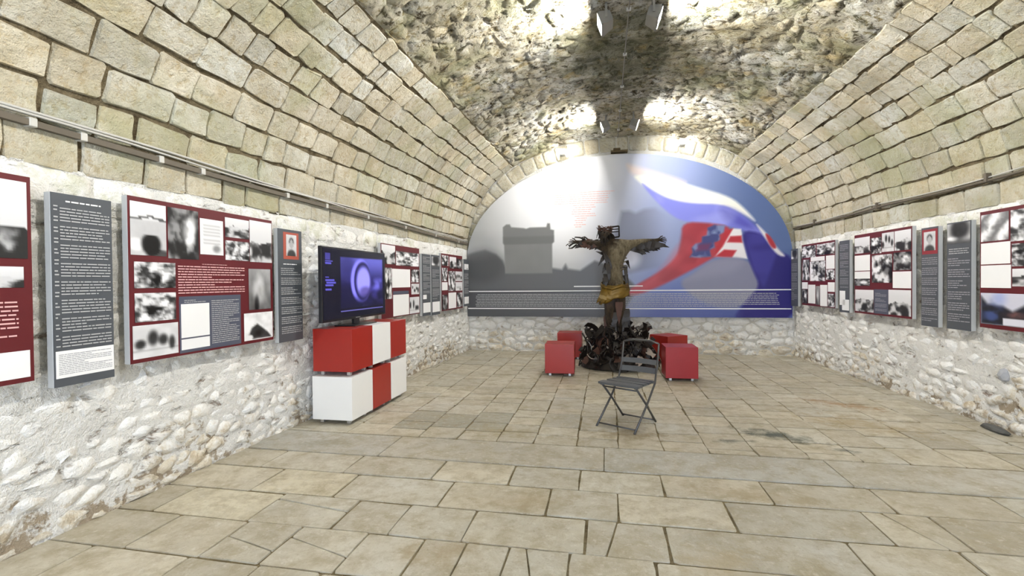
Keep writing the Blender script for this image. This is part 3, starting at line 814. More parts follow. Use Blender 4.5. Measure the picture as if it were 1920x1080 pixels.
# ------------------------------------------------------------------ exhibition panels
def panel(side, Ya, Yb, z0, z1, mat, label, pics=(), cards=(), fills=(), texts=(), seed=1, cat='panel', group=None, mounts=()):
    """Ya..Yb: viewer's left and right edge along the wall; rects are u0,v0,u1,v1 from the upper left"""
    X = xl if side < 0 else xr
    off = 0.125
    pa = Vector((X(Ya) - side * off, Ya, 0)); pb = Vector((X(Yb) - side * off, Yb, 0))
    d = pb - pa; W = d.length; H = z1 - z0; mid = (pa + pb) / 2
    t = empty('exhibition_panel', (mid.x, mid.y, z0), math.atan2(d.y, d.x), label, cat, group)
    r = random.Random(seed)
    rx = lambda u: (u - 0.5) * W
    rz = lambda v: H * (1 - v)
    MB().box((-W / 2, 0.0, 0), (W / 2, 0.045, H), 0.002).build('board', MAT['alu'], t)
    MB().box((-W / 2 + 0.001, -0.003, 0.001), (W / 2 - 0.001, 0.0, H - 0.001)).build('face_sheet', mat, t)
    for x in ((-W * 0.38, W * 0.38) if W > 0.6 else (0.0,)):
        MB().box((x - 0.02, 0.045, H * 0.12), (x + 0.02, off - 0.005, H * 0.88), 0.003).build('wall_batten', MAT['alu'], t)
    for u0, v0, u1, v1, m in fills:
        MB().box((rx(u0), -0.0045, rz(v1)), (rx(u1), -0.003, rz(v0))).build('text_field', m, t)
    for u0, v0, u1, v1, m in mounts:
        MB().box((rx(u0), -0.0045, rz(v1)), (rx(u1), -0.003, rz(v0))).build('picture_mount', m, t)
    for k, (u0, v0, u1, v1, kind) in enumerate(pics):
        nx = max(12, int((u1 - u0) * W / 0.0125)); nz = max(12, int((v1 - v0) * H / 0.0125))
        me = print_mesh('photograph', rx(u0), rx(u1), rz(v1), rz(v0), -0.006, nx, nz, lambda U, Vv: pic(kind, U, Vv, seed * 31 + k * 7))
        link('photograph', me, MAT['photo'], t)
    for u0, v0, u1, v1 in cards:
        MB().box((rx(u0), -0.006, rz(v1)), (rx(u1), -0.003, rz(v0))).build('white_card', MAT['card'], t)
    for u0, v0, u1, v1, n, m, skip in texts:
        rows = []
        hh = (v1 - v0) * H / n
        for k in range(n):
            if skip and k % skip == skip - 1: continue
            end = u1 if r.random() < 0.75 else u0 + (u1 - u0) * r.uniform(0.45, 0.95)
            rows.append((rx(u0), rx(end), rz(v0) - (k + 0.5) * hh, hh * 0.38))
        tag(link('text_lines', text_mesh('text_lines', rows, r, -0.0068), MAT[m], t), kind='stuff')
    return t

M_ = MAT
# left wall, from the near end
panel(-1, 0.69, 2.085, 0.975, 2.105, M_['maroon'], 'maroon picture panel cut off by the left edge of the picture',
      pics=[(0.74, .03, .985, .40, 'sky'), (.72, .44, .97, .54, 'sky'), (.02, .04, .35, .4, 'crowd'), (.37, .04, .71, .4, 'figures'), (.03, .45, .3, .9, 'tower')],
      cards=[(.66, .845, .985, .975)], texts=[(.66, .60, .95, .82, 11, 'pinkink', 0)], seed=3, group='large picture panels')
panel(-1, 2.18, 2.525, 0.91, 2.045, M_['slate'], 'tall grey text panel with a white block at its foot, between two maroon panels',
      cards=[(.03, .815, .985, .955)], texts=[(.22, .030, .80, .05, 1, 'whiteink', 0), (.13, .07, .95, .80, 46, 'ink', 6), (.035, .06, .10, .8, 40, 'ink', 3), (.07, .83, .95, .94, 12, 'darkink', 0)], seed=4, group='narrow text panels')
panel(-1, 2.63, 4.03, 0.97, 2.105, M_['maroon'], 'large maroon picture panel on the left wall with many photographs and a red text block',
      pics=[(.01, .03, .20, .35, 'bowl'), (.21, .03, .40, .36, 'dark'), (.41, .07, .575, .32, 'doc'), (.59, .035, .785, .18, 'sky'), (.59, .205, .785, .35, 'crowd'), (.79, .025, .992, .355, 'sky'),
            (.025, .39, .25, .55, 'crowd'), (.025, .58, .25, .755, 'crowd'), (.012, .775, .26, .975, 'figures'), (.775, .41, .975, .735, 'tower'), (.73, .76, .99, .975, 'peak')],
      fills=[(.27, .61, .705, .985, M_['slate2'])], cards=[(.28, .66, .465, .885), (.28, .895, .465, .965)],
      texts=[(.265, .40, .74, .595, 11, 'pinkink', 0), (.48, .64, .69, .955, 22, 'ink', 0), (.30, .63, .44, .655, 2, 'ink', 0), (.42, .385, .6, .395, 1, 'pinkink', 0)], seed=5, group='large picture panels')
panel(-1, 4.105, 4.455, 0.925, 2.045, M_['slate'], 'narrow grey text panel with a red-framed portrait, just left of the television',
      mounts=[(.22, .025, .86, .265, M_['orange'])], pics=[(.33, .045, .76, .235, 'portrait')], texts=[(.2, .30, .85, .32, 1, 'whiteink', 0), (.10, .34, .95, .93, 34, 'ink', 5)], seed=6, group='narrow text panels')
panel(-1, 6.09, 7.33, 1.0, 2.055, M_['maroon'], 'maroon picture panel partly hidden behind the right edge of the television',
      pics=[(.01, .015, .33, .27, 'sky'), (.35, .08, .98, .28, 'crowd'), (.05, .32, .24, .74, 'crowd'), (.75, .33, .98, .52, 'crowd'), (.75, .54, .98, .70, 'figures'), (.70, .74, .98, .985, 'figures')],
      cards=[(.25, .33, .72, .59), (.27, .69, .68, .985)], fills=[(.27, .64, .68, .685, M_['slate2'])], seed=7, group='large picture panels')
panel(-1, 7.43, 7.77, 0.945, 1.98, M_['slate'], 'narrow grey text panel right of the television with a white card and a small note', cards=[(.1, .79, .95, .95), (.1, .66, .5, .73)],
      texts=[(.1, .04, .92, .64, 26, 'ink', 6)], seed=8, group='narrow text panels')
panel(-1, 7.81, 8.19, 0.93, 1.985, M_['slate'], 'narrow grey panel with a grey photograph on top, second right of the television', pics=[(.05, .03, .95, .2, 'hood')], cards=[(.1, .78, .95, .95)],
      texts=[(.1, .24, .92, .74, 22, 'ink', 7)], seed=9, group='narrow text panels')
panel(-1, 8.27, 9.4, 0.975, 2.035, M_['maroon'], 'small-looking maroon picture panel nearest the mural on the left wall',
      pics=[(.02, .03, .31, .21, 'crowd'), (.36, .04, .68, .25, 'sky'), (.70, .06, .98, .25, 'dark'), (.02, .25, .26, .48, 'crowd'), (.30, .30, .62, .66, 'crowd'), (.64, .30, .98, .48, 'figures'), (.64, .5, .98, .66, 'doc'), (.02, .72, .25, .98, 'dark'), (.70, .70, .97, .97, 'crowd')],
      cards=[(.02, .5, .26, .64), (.30, .69, .66, .975)], seed=10, group='large picture panels')
panel(-1, 9.48, 9.80, 1.0, 1.98, M_['slate'], 'narrow grey panel in the far left corner beside the mural', pics=[(.1, .1, .95, .22, 'doc')], cards=[(.1, .8, .95, .95)], texts=[(.1, .3, .92, .76, 18, 'ink', 6)], seed=11, group='narrow text panels')
# right wall, from the far end
panel(1, 9.99, 9.70, 0.99, 2.07, M_['slate'], 'narrow grey panel in the far right corner beside the mural', pics=[(.05, .03, .95, .2, 'hood')], texts=[(.1, .25, .92, .93, 24, 'darkink', 6)], seed=12, group='narrow text panels')
panel(1, 9.54, 8.375, 1.03, 2.115, M_['maroon'], 'maroon picture panel nearest the mural on the right wall',
      pics=[(.01, .03, .46, .22, 'crowd'), (.49, .03, .99, .20, 'crowd'), (.03, .25, .26, .59, 'crowd'), (.28, .29, .74, .60, 'crowd'), (.76, .43, .99, .58, 'crowd'), (.01, .74, .20, .97, 'dark'), (.46, .68, .58, .97, 'tower'), (.81, .79, .99, .985, 'crowd')],
      cards=[(.76, .22, .99, .42), (.22, .66, .44, .96), (.59, .66, .79, .985), (.01, .62, .2, .73), (.81, .62, .99, .76), (.3, .22, .72, .285)], seed=13, group='large picture panels')
panel(1, 8.25, 7.965, 0.985, 2.08, M_['slate'], 'narrow grey text panel with two overlapping white cards at its foot on the right wall', texts=[(.1, .05, .92, .66, 26, 'darkink', 5)], cards=[(.05, .70, .6, .90), (.3, .82, .97, .97)], seed=14, group='narrow text panels')
panel(1, 7.83, 6.59, 1.0, 2.13, M_['maroon'], 'large maroon picture panel in the middle of the right wall',
      pics=[(.01, .04, .31, .24, 'sky'), (.32, .07, .52, .26, 'crowd'), (.53, .03, .73, .25, 'figures'), (.74, .03, .99, .25, 'sky'), (.35, .28, .70, .61, 'crowd'), (.72, .27, .99, .47, 'dark'), (.01, .56, .31, .65, 'dark'), (.02, .70, .38, .975, 'sky'), (.64, .69, .99, .975, 'sky')],
      cards=[(.01, .265, .31, .46), (.01, .47, .31, .56), (.71, .485, .99, .67)], fills=[(.385, .69, .635, .98, M_['slate2'])], texts=[(.41, .73, .61, .95, 14, 'darkink', 4)], seed=15, group='large picture panels')
panel(1, 6.43, 6.16, 0.94, 2.08, M_['slate'], 'narrow grey text panel topped by a red-framed portrait on the right wall', mounts=[(.06, .02, .97, .27, M_['redmount'])], pics=[(.17, .045, .86, .235, 'portrait')],
      texts=[(.06, .30, .97, .95, 32, 'darkink', 5)], seed=16, group='narrow text panels')
panel(1, 6.03, 5.70, 0.945, 2.09, M_['slate'], 'narrow grey panel with a dark hooded photograph on top, beside the rightmost maroon panel', pics=[(.03, .012, .97, .20, 'hood')],
      texts=[(.1, .24, .92, .30, 3, 'ink', 0), (.06, .33, .97, .95, 30, 'darkink', 5)], seed=17, group='narrow text panels')
panel(1, 5.59, 4.2, 1.0, 2.15, M_['maroon'], 'maroon picture panel cut off by the right edge of the picture',
      pics=[(.012, .03, .25, .26, 'cloth'), (.265, .03, .60, .28, 'crowd'), (.275, .30, .6, .48, 'crowd'), (.28, .50, .6, .64, 'sky'), (.012, .70, .40, .965, 'colour'), (.62, .05, .97, .5, 'crowd'), (.42, .7, .97, .95, 'sky')],
      cards=[(.012, .275, .262, .455), (.012, .465, .268, .655)], seed=18, group='large picture panels')

# ------------------------------------------------------------------ mural on the end wall
MX0, MX1, MZ0 = -2.955, 3.53, 0.755
MC, MA = (MX0 + MX1) / 2, (MX1 - MX0) / 2
MSP, MB_ = 1.97, 2.12
mural = empty('printed_mural', (MC, YF - 0.11, MZ0), 0, 'arched mural of a grey fort and a waving flag on the end wall', 'mural')
nx, nz = 520, 260
q = np.linspace(-1, 1, nx + 1); q = np.sign(q) * (1 - (1 - np.abs(q)) ** 1.15)
top = MSP + MB_ * np.sqrt(np.clip(1 - q * q, 0, 1)) - MZ0
X = np.repeat((q * MA)[None], nz + 1, 0); Z = np.linspace(0, 1, nz + 1)[:, None] * top[None]
PXX = 878 + (X + MA) / (2 * MA) * 606; PYY = 593 - Z * (305 / 3.335)
ZX = (PXX - 860) * 2.842; ZY = (PYY - 240) * 2.842
img = np.zeros(ZX.shape + (3,))
def over(m, c):
    global img
    c = np.asarray(c, float); img = img * (1 - m[..., None]) + c * m[..., None]
left = np.array([0.60, 0.61, 0.63]); 
nz1 = vnoise(ZX / 1800, ZY / 1800, 4, 5, 4); nz2 = vnoise(ZX / 1800, ZY / 1800, 9, 14, 3)
img[:] = np.array([0.66, 0.67, 0.68])
over(1 - sstep(120, 620, np.hypot((ZX - 640), (ZY - 330) * 1.1)), (0.97, 0.97, 0.985))
over(sstep(250, 700, ZX) * (1 - sstep(420, 760, ZY)) * 0.75, (0.93, 0.935, 0.96))
over(sstep(720, 1150, ZX + 0.25 * (ZY - 400)), (0.60, 0.64, 0.79))
over(sstep(1080, 1650, ZX + 0.15 * (ZY - 400)) * 0.95, (0.33, 0.41, 0.60))
over(sstep(650, 900, ZY) * sstep(900, 1150, ZX) * 0.7, (0.32, 0.38, 0.66))
over(0.35 * sstep(0.5, 0.75, nz1) * (1 - sstep(500, 900, ZX)), (0.80, 0.80, 0.82))
G1 = [(880, 552), (905, 530), (918, 470), (925, 440), (965, 438), (1000, 452), (1045, 432), (1100, 428), (1170, 470), (1215, 560), (1200, 660), (1120, 740), (960, 770), (880, 700), (895, 610)]
over(inpoly(ZX, ZY, G1, 12) * 0.7 * (1 - sstep(1010, 1190, ZX)), (0.46, 0.48, 0.57))
over(ell(ZX, ZY, 960, 690, 60, 55, 0.5) * 0.8, (0.86, 0.87, 0.93))
TR = [(30, 660), (100, 640), (160, 628), (225, 655), (262, 690), (282, 735), (540, 735), (600, 745), (620, 715), (634, 742), (700, 752), (780, 700), (900, 740), (960, 800), (1010, 850), (900, 1020), (30, 1020)]
over(inpoly(ZX, ZY, TR, 8), (0.37, 0.375, 0.39))
over(ell(ZX, ZY, 140, 720, 130, 95, 0.4) * 0.5, (0.25, 0.255, 0.265)); over(ell(ZX, ZY, 120, 600, 110, 60, 0.8) * 0.35, (0.55, 0.555, 0.57))
TW = [(265, 505), (285, 490), (305, 490), (314, 506), (385, 513), (400, 517), (420, 511), (514, 511), (520, 490), (534, 492), (538, 524), (557, 530), (557, 592), (546, 602), (546, 765), (276, 765), (272, 604), (265, 592)]
over(inpoly(ZX, ZY, TW, 4), (0.46, 0.465, 0.47)); over(inpoly(ZX, ZY, [(266, 560), (556, 560), (556, 592), (546, 602), (272, 602), (266, 592)], 6) * 0.6, (0.38, 0.385, 0.39))
over(((ZY > 602) & (ZY < 760) & (ZX > 276) & (ZX < 546)) * 0.25 * nz2, (0.7, 0.7, 0.7))
over(sstep(840, 870, ZY) * (1 - sstep(500, 1100, ZX)) * 0.85, (0.30, 0.305, 0.325))
# flag
def fl(P, col, soft=8, k=1.0, it=2): over(inpoly(ZX, ZY, smooth_poly(P, it), soft) * k, col)
fold = vnoise(ZX / 1800 + 0.3 * ZY / 1800, ZY / 900, 15, 9, 2)
fl([(945, 185), (990, 200), (1100, 240), (1230, 285), (1275, 310), (1120, 275), (985, 262)], (0.93, 0.84, 0.81), 14, 0.7)
fl([(975, 250), (1080, 256), (1200, 288), (1330, 335), (1480, 386), (1550, 450), (1615, 530), (1540, 478), (1440, 428), (1300, 425), (1180, 398), (1100, 352), (1035, 305)], (0.92, 0.92, 0.90), 8)
fl([(1015, 280), (1100, 345), (1180, 388), (1300, 415), (1440, 422), (1540, 480), (1620, 560), (1660, 600), (1560, 564), (1430, 525), (1250, 508), (1180, 468), (1100, 388)], (0.50, 0.52, 0.86), 7)
fl([(1420, 425), (1540, 478), (1660, 600), (1560, 566), (1450, 510)], (0.27, 0.27, 0.66), 22, 0.75)
over(inpoly(ZX, ZY, [(1060, 300), (1540, 470), (1640, 590), (1250, 505), (1120, 400)], 10) * sstep(0.5, 0.75, fold) * 0.35, (0.72, 0.74, 0.95))
fl([(1238, 507), (1380, 518), (1490, 540), (1470, 640), (1400, 695), (1265, 768), (1110, 848), (1000, 888), (915, 890), (1000, 832), (1130, 762), (1215, 685), (1238, 600)], (0.66, 0.22, 0.27), 8)
fl([(1235, 600), (1290, 620), (1150, 790), (1000, 865), (1130, 760)], (0.80, 0.36, 0.39), 20, 0.45)
over(inpoly(ZX, ZY, [(1238, 507), (1380, 518), (1300, 740), (1110, 848), (1000, 888), (1215, 685)], 8) * sstep(0.52, 0.7, fold) * 0.3, (0.42, 0.10, 0.16))
CR = [(1368, 542), (1400, 528), (1452, 532), (1446, 565), (1425, 580), (1428, 606), (1398, 616), (1402, 644), (1375, 655), (1382, 690), (1330, 694), (1278, 690), (1292, 668), (1288, 640), (1306, 622), (1338, 616), (1340, 588), (1362, 578)]
crest = inpoly(ZX, ZY, CR, 6); over(crest, (0.37, 0.42, 0.60))
cn = vnoise(ZX / 420, ZY / 300, 33, 9, 2)
over(crest * sstep(0.50, 0.60, cn) * 0.8, (0.20, 0.22, 0.44)); over(inpoly(ZX, ZY, [(1318, 626), (1385, 620), (1370, 656), (1306, 660)], 8) * 0.8, (0.42, 0.18, 0.34))
over(crest * sstep(0.52, 0.60, 1 - cn) * 0.4, (0.60, 0.65, 0.80))
fl([(1490, 548), (1530, 552), (1562, 705), (1400, 690), (1440, 620)], (0.88, 0.87, 0.89), 5, 1.0, 0)
for P in ([(1478, 588), (1532, 586), (1536, 622), (1462, 618)], [(1448, 655), (1508, 660), (1485, 698), (1402, 690)], [(1455, 560), (1492, 548), (1440, 640), (1400, 690), (1410, 640)]):
    fl(P, (0.68, 0.17, 0.22), 5, 1.0, 0)
fl([(1215, 825), (1300, 772), (1400, 695), (1570, 700), (1605, 800), (1632, 850), (1560, 920), (1500, 970), (1400, 955), (1290, 895)], (0.50, 0.505, 0.60), 9)
fl([(1215, 822), (1300, 772), (1400, 700), (1560, 705), (1500, 770), (1380, 790)], (0.56, 0.565, 0.66), 20, 0.5)
fl([(1525, 556), (1640, 578), (1685, 655), (1800, 715), (1800, 1040), (1465, 1040), (1560, 905), (1622, 845), (1585, 760), (1560, 690)], (0.16, 0.14, 0.45), 8)
over(inpoly(ZX, ZY, [(1540, 570), (1640, 580), (1700, 680), (1640, 860), (1590, 760)], 10) * sstep(0.5, 0.7, fold) * 0.5, (0.30, 0.29, 0.66))
fl([(1590, 510), (1660, 585), (1700, 650), (1750, 700), (1700, 690), (1640, 595)], (0.86, 0.85, 0.87), 6)
fl([(1640, 572), (1670, 590), (1705, 655), (1675, 655)], (0.64, 0.18, 0.23), 5)
over(sstep(860, 1000, ZY) * sstep(800, 1150, ZX) * (1 - sstep(1480, 1560, ZX)) * 0.6, (0.29, 0.33, 0.57))
V = np.stack([X, np.full_like(X, -0.022), Z], -1).reshape(-1, 3)
F = [(j * (nx + 1) + i, j * (nx + 1) + i + 1, (j + 1) * (nx + 1) + i + 1, (j + 1) * (nx + 1) + i) for j in range(nz) for i in range(nx)]
me = bpy.data.meshes.new('print'); me.from_pydata(V.tolist(), [], F); set_attr(me, 'paint', lin(np.clip(img, 0, 1)).reshape(-1, 3)); me.update()
link('print', me, MAT['mural'], mural)
# board with thickness
N = 96; qq = [-math.cos(PI * i / N) for i in range(N + 1)]
P = [(-MA, 0)] + [(k * MA, MSP - MZ0 + MB_ * math.sqrt(max(0, 1 - k * k))) for k in qq] + [(MA, 0)]
n = len(P); V = [(x, -0.02, z) for x, z in P] + [(x, 0.02, z) for x, z in P]
F = [tuple(range(n)), tuple(range(2 * n - 1, n - 1, -1))] + [(i, n + i, n + (i + 1) % n, (i + 1) % n) for i in range(n)]
link('board', mesh_of('board', V, F), MAT['alu'], mural)
m2x = lambda zx: ((860 + zx / 2.842) - 878) / 606 * 2 * MA - MA
m2z = lambda zy: (593 - (240 + zy / 2.842)) / 305 * 3.335
def bar(x0, x1, zy, h, name, mat):
    MB().box((m2x(x0), -0.0245, m2z(zy) - h / 2), (m2x(x1), -0.0225, m2z(zy) + h / 2)).build(name, mat, mural)
bar(55, 1768, 862, 0.020, 'white_rule', MAT['whiteink']); bar(55, 1768, 958, 0.020, 'white_rule', MAT['whiteink']); bar(665, 1035, 838, 0.022, 'white_rule', MAT['whiteink'])
r = random.Random(77)
rows = [(m2x(105 + r.uniform(-6, 10)), m2x((1700 if k < 7 else 1500) + r.uniform(-10, 15)), m2z(880 + k * 9.2), 0.0125) for k in range(8)]
tag(link('text_lines', text_mesh('text_lines', rows, r, -0.0232), MAT['ink'], mural), kind='stuff')
rows = []
for k in range(17):
    zy = 330 + k * 11.6
    a, b = ((700, 905) if k < 1 else (560, 880) if k < 6 else (660, 790) if k < 12 else (670, 745))
    rows.append((m2x(a + r.uniform(-5, 15)), m2x(b - r.uniform(0, 40)), m2z(zy), 0.012))
tag(link('red_text_lines', text_mesh('red_text_lines', rows, r, -0.0232), MAT['redink'], mural), kind='stuff')
for x in (-2.6, -1.3, 0.0, 1.3, 2.6):
    MB().box((x - 0.02, 0.02, 0.1), (x + 0.02, 0.105, 1.9)).build('wall_batten', MAT['alu'], mural)

# ------------------------------------------------------------------ storage cubes
CS = 0.46
def cube(loc, rz, mat, label, group, s=CS):
    t = empty('storage_cube', loc, rz, label, 'cube', group); h = s / 2
    MB().box((-h, -h, 0.05), (h, h, 0.05 + s), 0.004, seg=2).build('body', mat, t)
    for sx in (-1, 1):
        for s_y in (-1, 1):
            x, y_ = sx * (h - 0.075), s_y * (h - 0.075)
            MB().box((x - 0.02, y_ - 0.02, 0.004), (x + 0.02, y_ + 0.02, 0.05), 0.003).build('foot', MAT['steel'], t)
    return t
SX = -2.85
lower = [('white', 4.80, 'nearest white cube at the bottom of the stack under the television'), ('red', 5.27, 'red cube between two white ones in the bottom row of the stack'), ('white', 5.74, 'farther white cube in the bottom row of the stack')]
upper = [('red', 4.815, 'nearest red cube carrying the left end of the television'), ('white', 5.28, 'white cube between two red ones in the top row of the stack'), ('red', 5.743, 'farther red cube in the top row of the stack')]
for c, y, lb in lower: cube((SX, y, 0.002), 0, MAT['red' if c == 'red' else 'wlac'], lb, 'cubes stacked under the television')
for c, y, lb in upper: cube((SX, y, 0.512), 0, MAT['red' if c == 'red' else 'wlac'], lb, 'cubes stacked under the television', 0.455)
G_ = 'red cubes around the sculpture'
cube((-0.72, 7.70, 0.002), 0.03, MAT['red'], 'red cube in front on the left of the sculpture', G_)
cube((-0.68, 9.35, 0.002), 0.0, MAT['red'], 'red cube behind on the left of the sculpture', G_)
cube((1.095, 7.57, 0.002), 0.02, MAT['crim'], 'crimson cube in front on the right of the sculpture', G_)
cube((1.12, 9.02, 0.002), 0.62, MAT['red'], 'red cube turned cornerwise behind the crimson one right of the sculpture', G_)

# ------------------------------------------------------------------ television
tv = empty('television', (-2.87, 5.13, 1.017), PI / 2, 'flat television with a violet picture on the red and white cubes', 'television')
W, H, b0 = 1.43, 0.80, 0.075
MB().box((-W / 2, -0.022, b0), (W / 2, 0.022, b0 + H), 0.008, seg=2).build('bezel', MAT['tvblack'], tv)
MB().box((-W * 0.40, 0.022, b0 + 0.05), (W * 0.40, 0.062, b0 + H * 0.72), 0.015).build('back_cover', MAT['tvback'], tv)
MB().box((-0.06, -0.012, 0.012), (0.06, 0.03, b0 + 0.08), 0.006).build('stand_neck', MAT['tvblack'], tv)
MB().box((-0.26, -0.13, 0.0), (0.26, 0.13, 0.014), 0.006).build('stand_base', MAT['tvblack'], tv)
MB().box((-0.05, -0.0235, b0 + 0.010), (0.05, -0.022, b0 + 0.017)).build('badge', MAT['steel'], tv)
def scr(u, v):
    n = vnoise(u, v, 91, 5, 3); n2 = vnoise(u, v, 92, 12, 2)
    I = np.zeros(u.shape + (3,)); I[:] = (0.022, 0.018, 0.075)
    def ov(m, c):
        I[:] = I * (1 - m[..., None]) + np.array(c) * m[..., None]
    pic_ = inpoly(u, v, [(0.24, 0.11), (0.955, 0.09), (0.955, 0.86), (0.24, 0.86)], 0.01)
    ov(pic_, (0.055, 0.045, 0.20))
    ov(pic_ * (1 - sstep(0.12, 0.62, v)) * 0.8, (0.40, 0.40, 0.80))
    ov(pic_ * ell(u, v, 0.33, 0.22, 0.13, 0.16, 0.6) * 0.6, (0.10, 0.09, 0.30))
    ov(pic_ * sstep(0.5, 0.75, n) * sstep(0.3, 0.6, v) * 0.45, (0.36, 0.33, 0.78))
    ov(ell(u, v, 0.56, 0.46, 0.17, 0.34, 0.10), (0.50, 0.48, 0.92)); ov(ell(u, v, 0.59, 0.46, 0.145, 0.30, 0.10), (0.07, 0.06, 0.24))
    ov(ell(u, v, 0.60, 0.47, 0.12, 0.24, 0.25), (0.56, 0.54, 0.93)); ov(ell(u, v, 0.63, 0.63, 0.10, 0.08, 0.5) * 0.6, (0.20, 0.15, 0.36))
    ov(pic_ * ell(u, v, 0.86, 0.52, 0.10, 0.10, 0.6) * 0.7 * n2 * 1.5, (0.5, 0.48, 0.95))
    ov(pic_ * sstep(0.62, 0.85, v) * 0.8, (0.04, 0.03, 0.16))
    ov(((np.abs(v - 0.905) < 0.007) & (u > 0.24) & (u < 0.955)) * 0.8, (0.5, 0.48, 0.85))
    for k, (a, b, c, d) in enumerate([(.03, .10, .06, .16), (.03, .13, .17, .19), (.03, .11, .20, .225), (.03, .08, .40, .415), (.03, .15, .43, .455), (.04, .17, .47, .495), (.03, .14, .51, .53), (.03, .11, .57, .59)]):
        ov(((u > a) & (u < b) & (v > c) & (v < d)) * 0.85, (0.38, 0.36, 0.82) if k else (0.26, 0.24, 0.58))
    return I
me = print_mesh('screen', -W / 2 + 0.018, W / 2 - 0.018, b0 + 0.028, b0 + H - 0.02, -0.0232, 150, 84, scr)
link('screen', me, MAT['screen'], tv)

# ------------------------------------------------------------------ folding chair
ch = empty('folding_chair', (0.22, 5.10, 0.004), math.radians(-30), 'charcoal slatted folding chair standing in front of the sculpture', 'chair')
SW = 0.42      # local: -y is where the sitter faces
def slat(y0, y1, z, name, wd=SW, tilt=0.0, rnd=0.03):
    n = 8; V = []
    for k in range(n + 1):
        x = -wd / 2 + wd * k / n; e = rnd * (abs(2 * k / n - 1) ** 4)
        V += [(x, y0 + e * 0.5, z), (x, y1 - e * 0.5, z + tilt), (x, y1 - e * 0.5, z + tilt - 0.022), (x, y0 + e * 0.5, z - 0.022)]
    F = [(0, 1, 2, 3), (4 * n + 3, 4 * n + 2, 4 * n + 1, 4 * n)]
    for k in range(n):
        F += [(4 * k + i, 4 * k + 4 + i, 4 * k + 4 + (i + 1) % 4, 4 * k + (i + 1) % 4) for i in range(4)]
    m = MB(); m.poly(V, F); return m.build(name, MAT['chair'], ch)
slat(-0.225, -0.095, 0.452, 'seat_slat', 0.45); slat(-0.075, 0.025, 0.450, 'seat_slat'); slat(0.045, 0.12, 0.448, 'seat_slat'); slat(0.14, 0.205, 0.446, 'seat_slat')
for sd in (-1, 1):
    x = sd * 0.19
    MB().tube([(x, 0.26, 0.0), (x, 0.02, 0.24), (x, -0.19, 0.43)], 0.011, 8).build('leg', MAT['chairmetal'], ch)
    x2 = sd * 0.212
    MB().tube([(x2, -0.27, 0.0), (x2, 0.02, 0.24), (x2, 0.20, 0.42), (x2 * 0.98, 0.27, 0.60), (x2 * 0.97, 0.318, 0.82)], 0.011, 8).build('back_upright', MAT['chairmetal'], ch)
    MB().tube([(x, -0.215, 0.431), (x, 0.20, 0.427)], 0.009, 8).build('seat_rail', MAT['chairmetal'], ch)
MB().tube([(-0.205, 0.318, 0.82), (-0.1, 0.335, 0.845), (0.1, 0.335, 0.845), (0.205, 0.318, 0.82)], 0.011, 8).build('top_rail', MAT['chairmetal'], ch)
for y_, z_ in ((0.24, 0.02), (-0.17, 0.40)): MB().tube([(-0.19, y_, z_), (0.19, y_, z_)], 0.008, 8).build('cross_bar', MAT['chairmetal'], ch)
MB().tube([(-0.212, -0.235, 0.03), (0.212, -0.235, 0.03)], 0.008, 8).build('cross_bar', MAT['chairmetal'], ch)
for z_, h_, y_ in ((0.505, 0.055, 0.245), (0.595, 0.05, 0.27)):
    m = MB(); V = []; n = 8
    for k in range(n + 1):
        x = -0.205 + 0.41 * k / n; b_ = 0.025 * (1 - (2 * k / n - 1) ** 2)
        V += [(x, y_ + b_, z_), (x, y_ + b_ + 0.018, z_ + h_), (x, y_ + b_ + 0.03, z_ + h_), (x, y_ + b_ + 0.012, z_)]
    F = [(0, 1, 2, 3), (4 * n + 3, 4 * n + 2, 4 * n + 1, 4 * n)]
    for k in range(n): F += [(4 * k + i, 4 * k + 4 + i, 4 * k + 4 + (i + 1) % 4, 4 * k + (i + 1) % 4) for i in range(4)]
    m.poly(V, F); m.build('back_slat', MAT['chair'], ch)

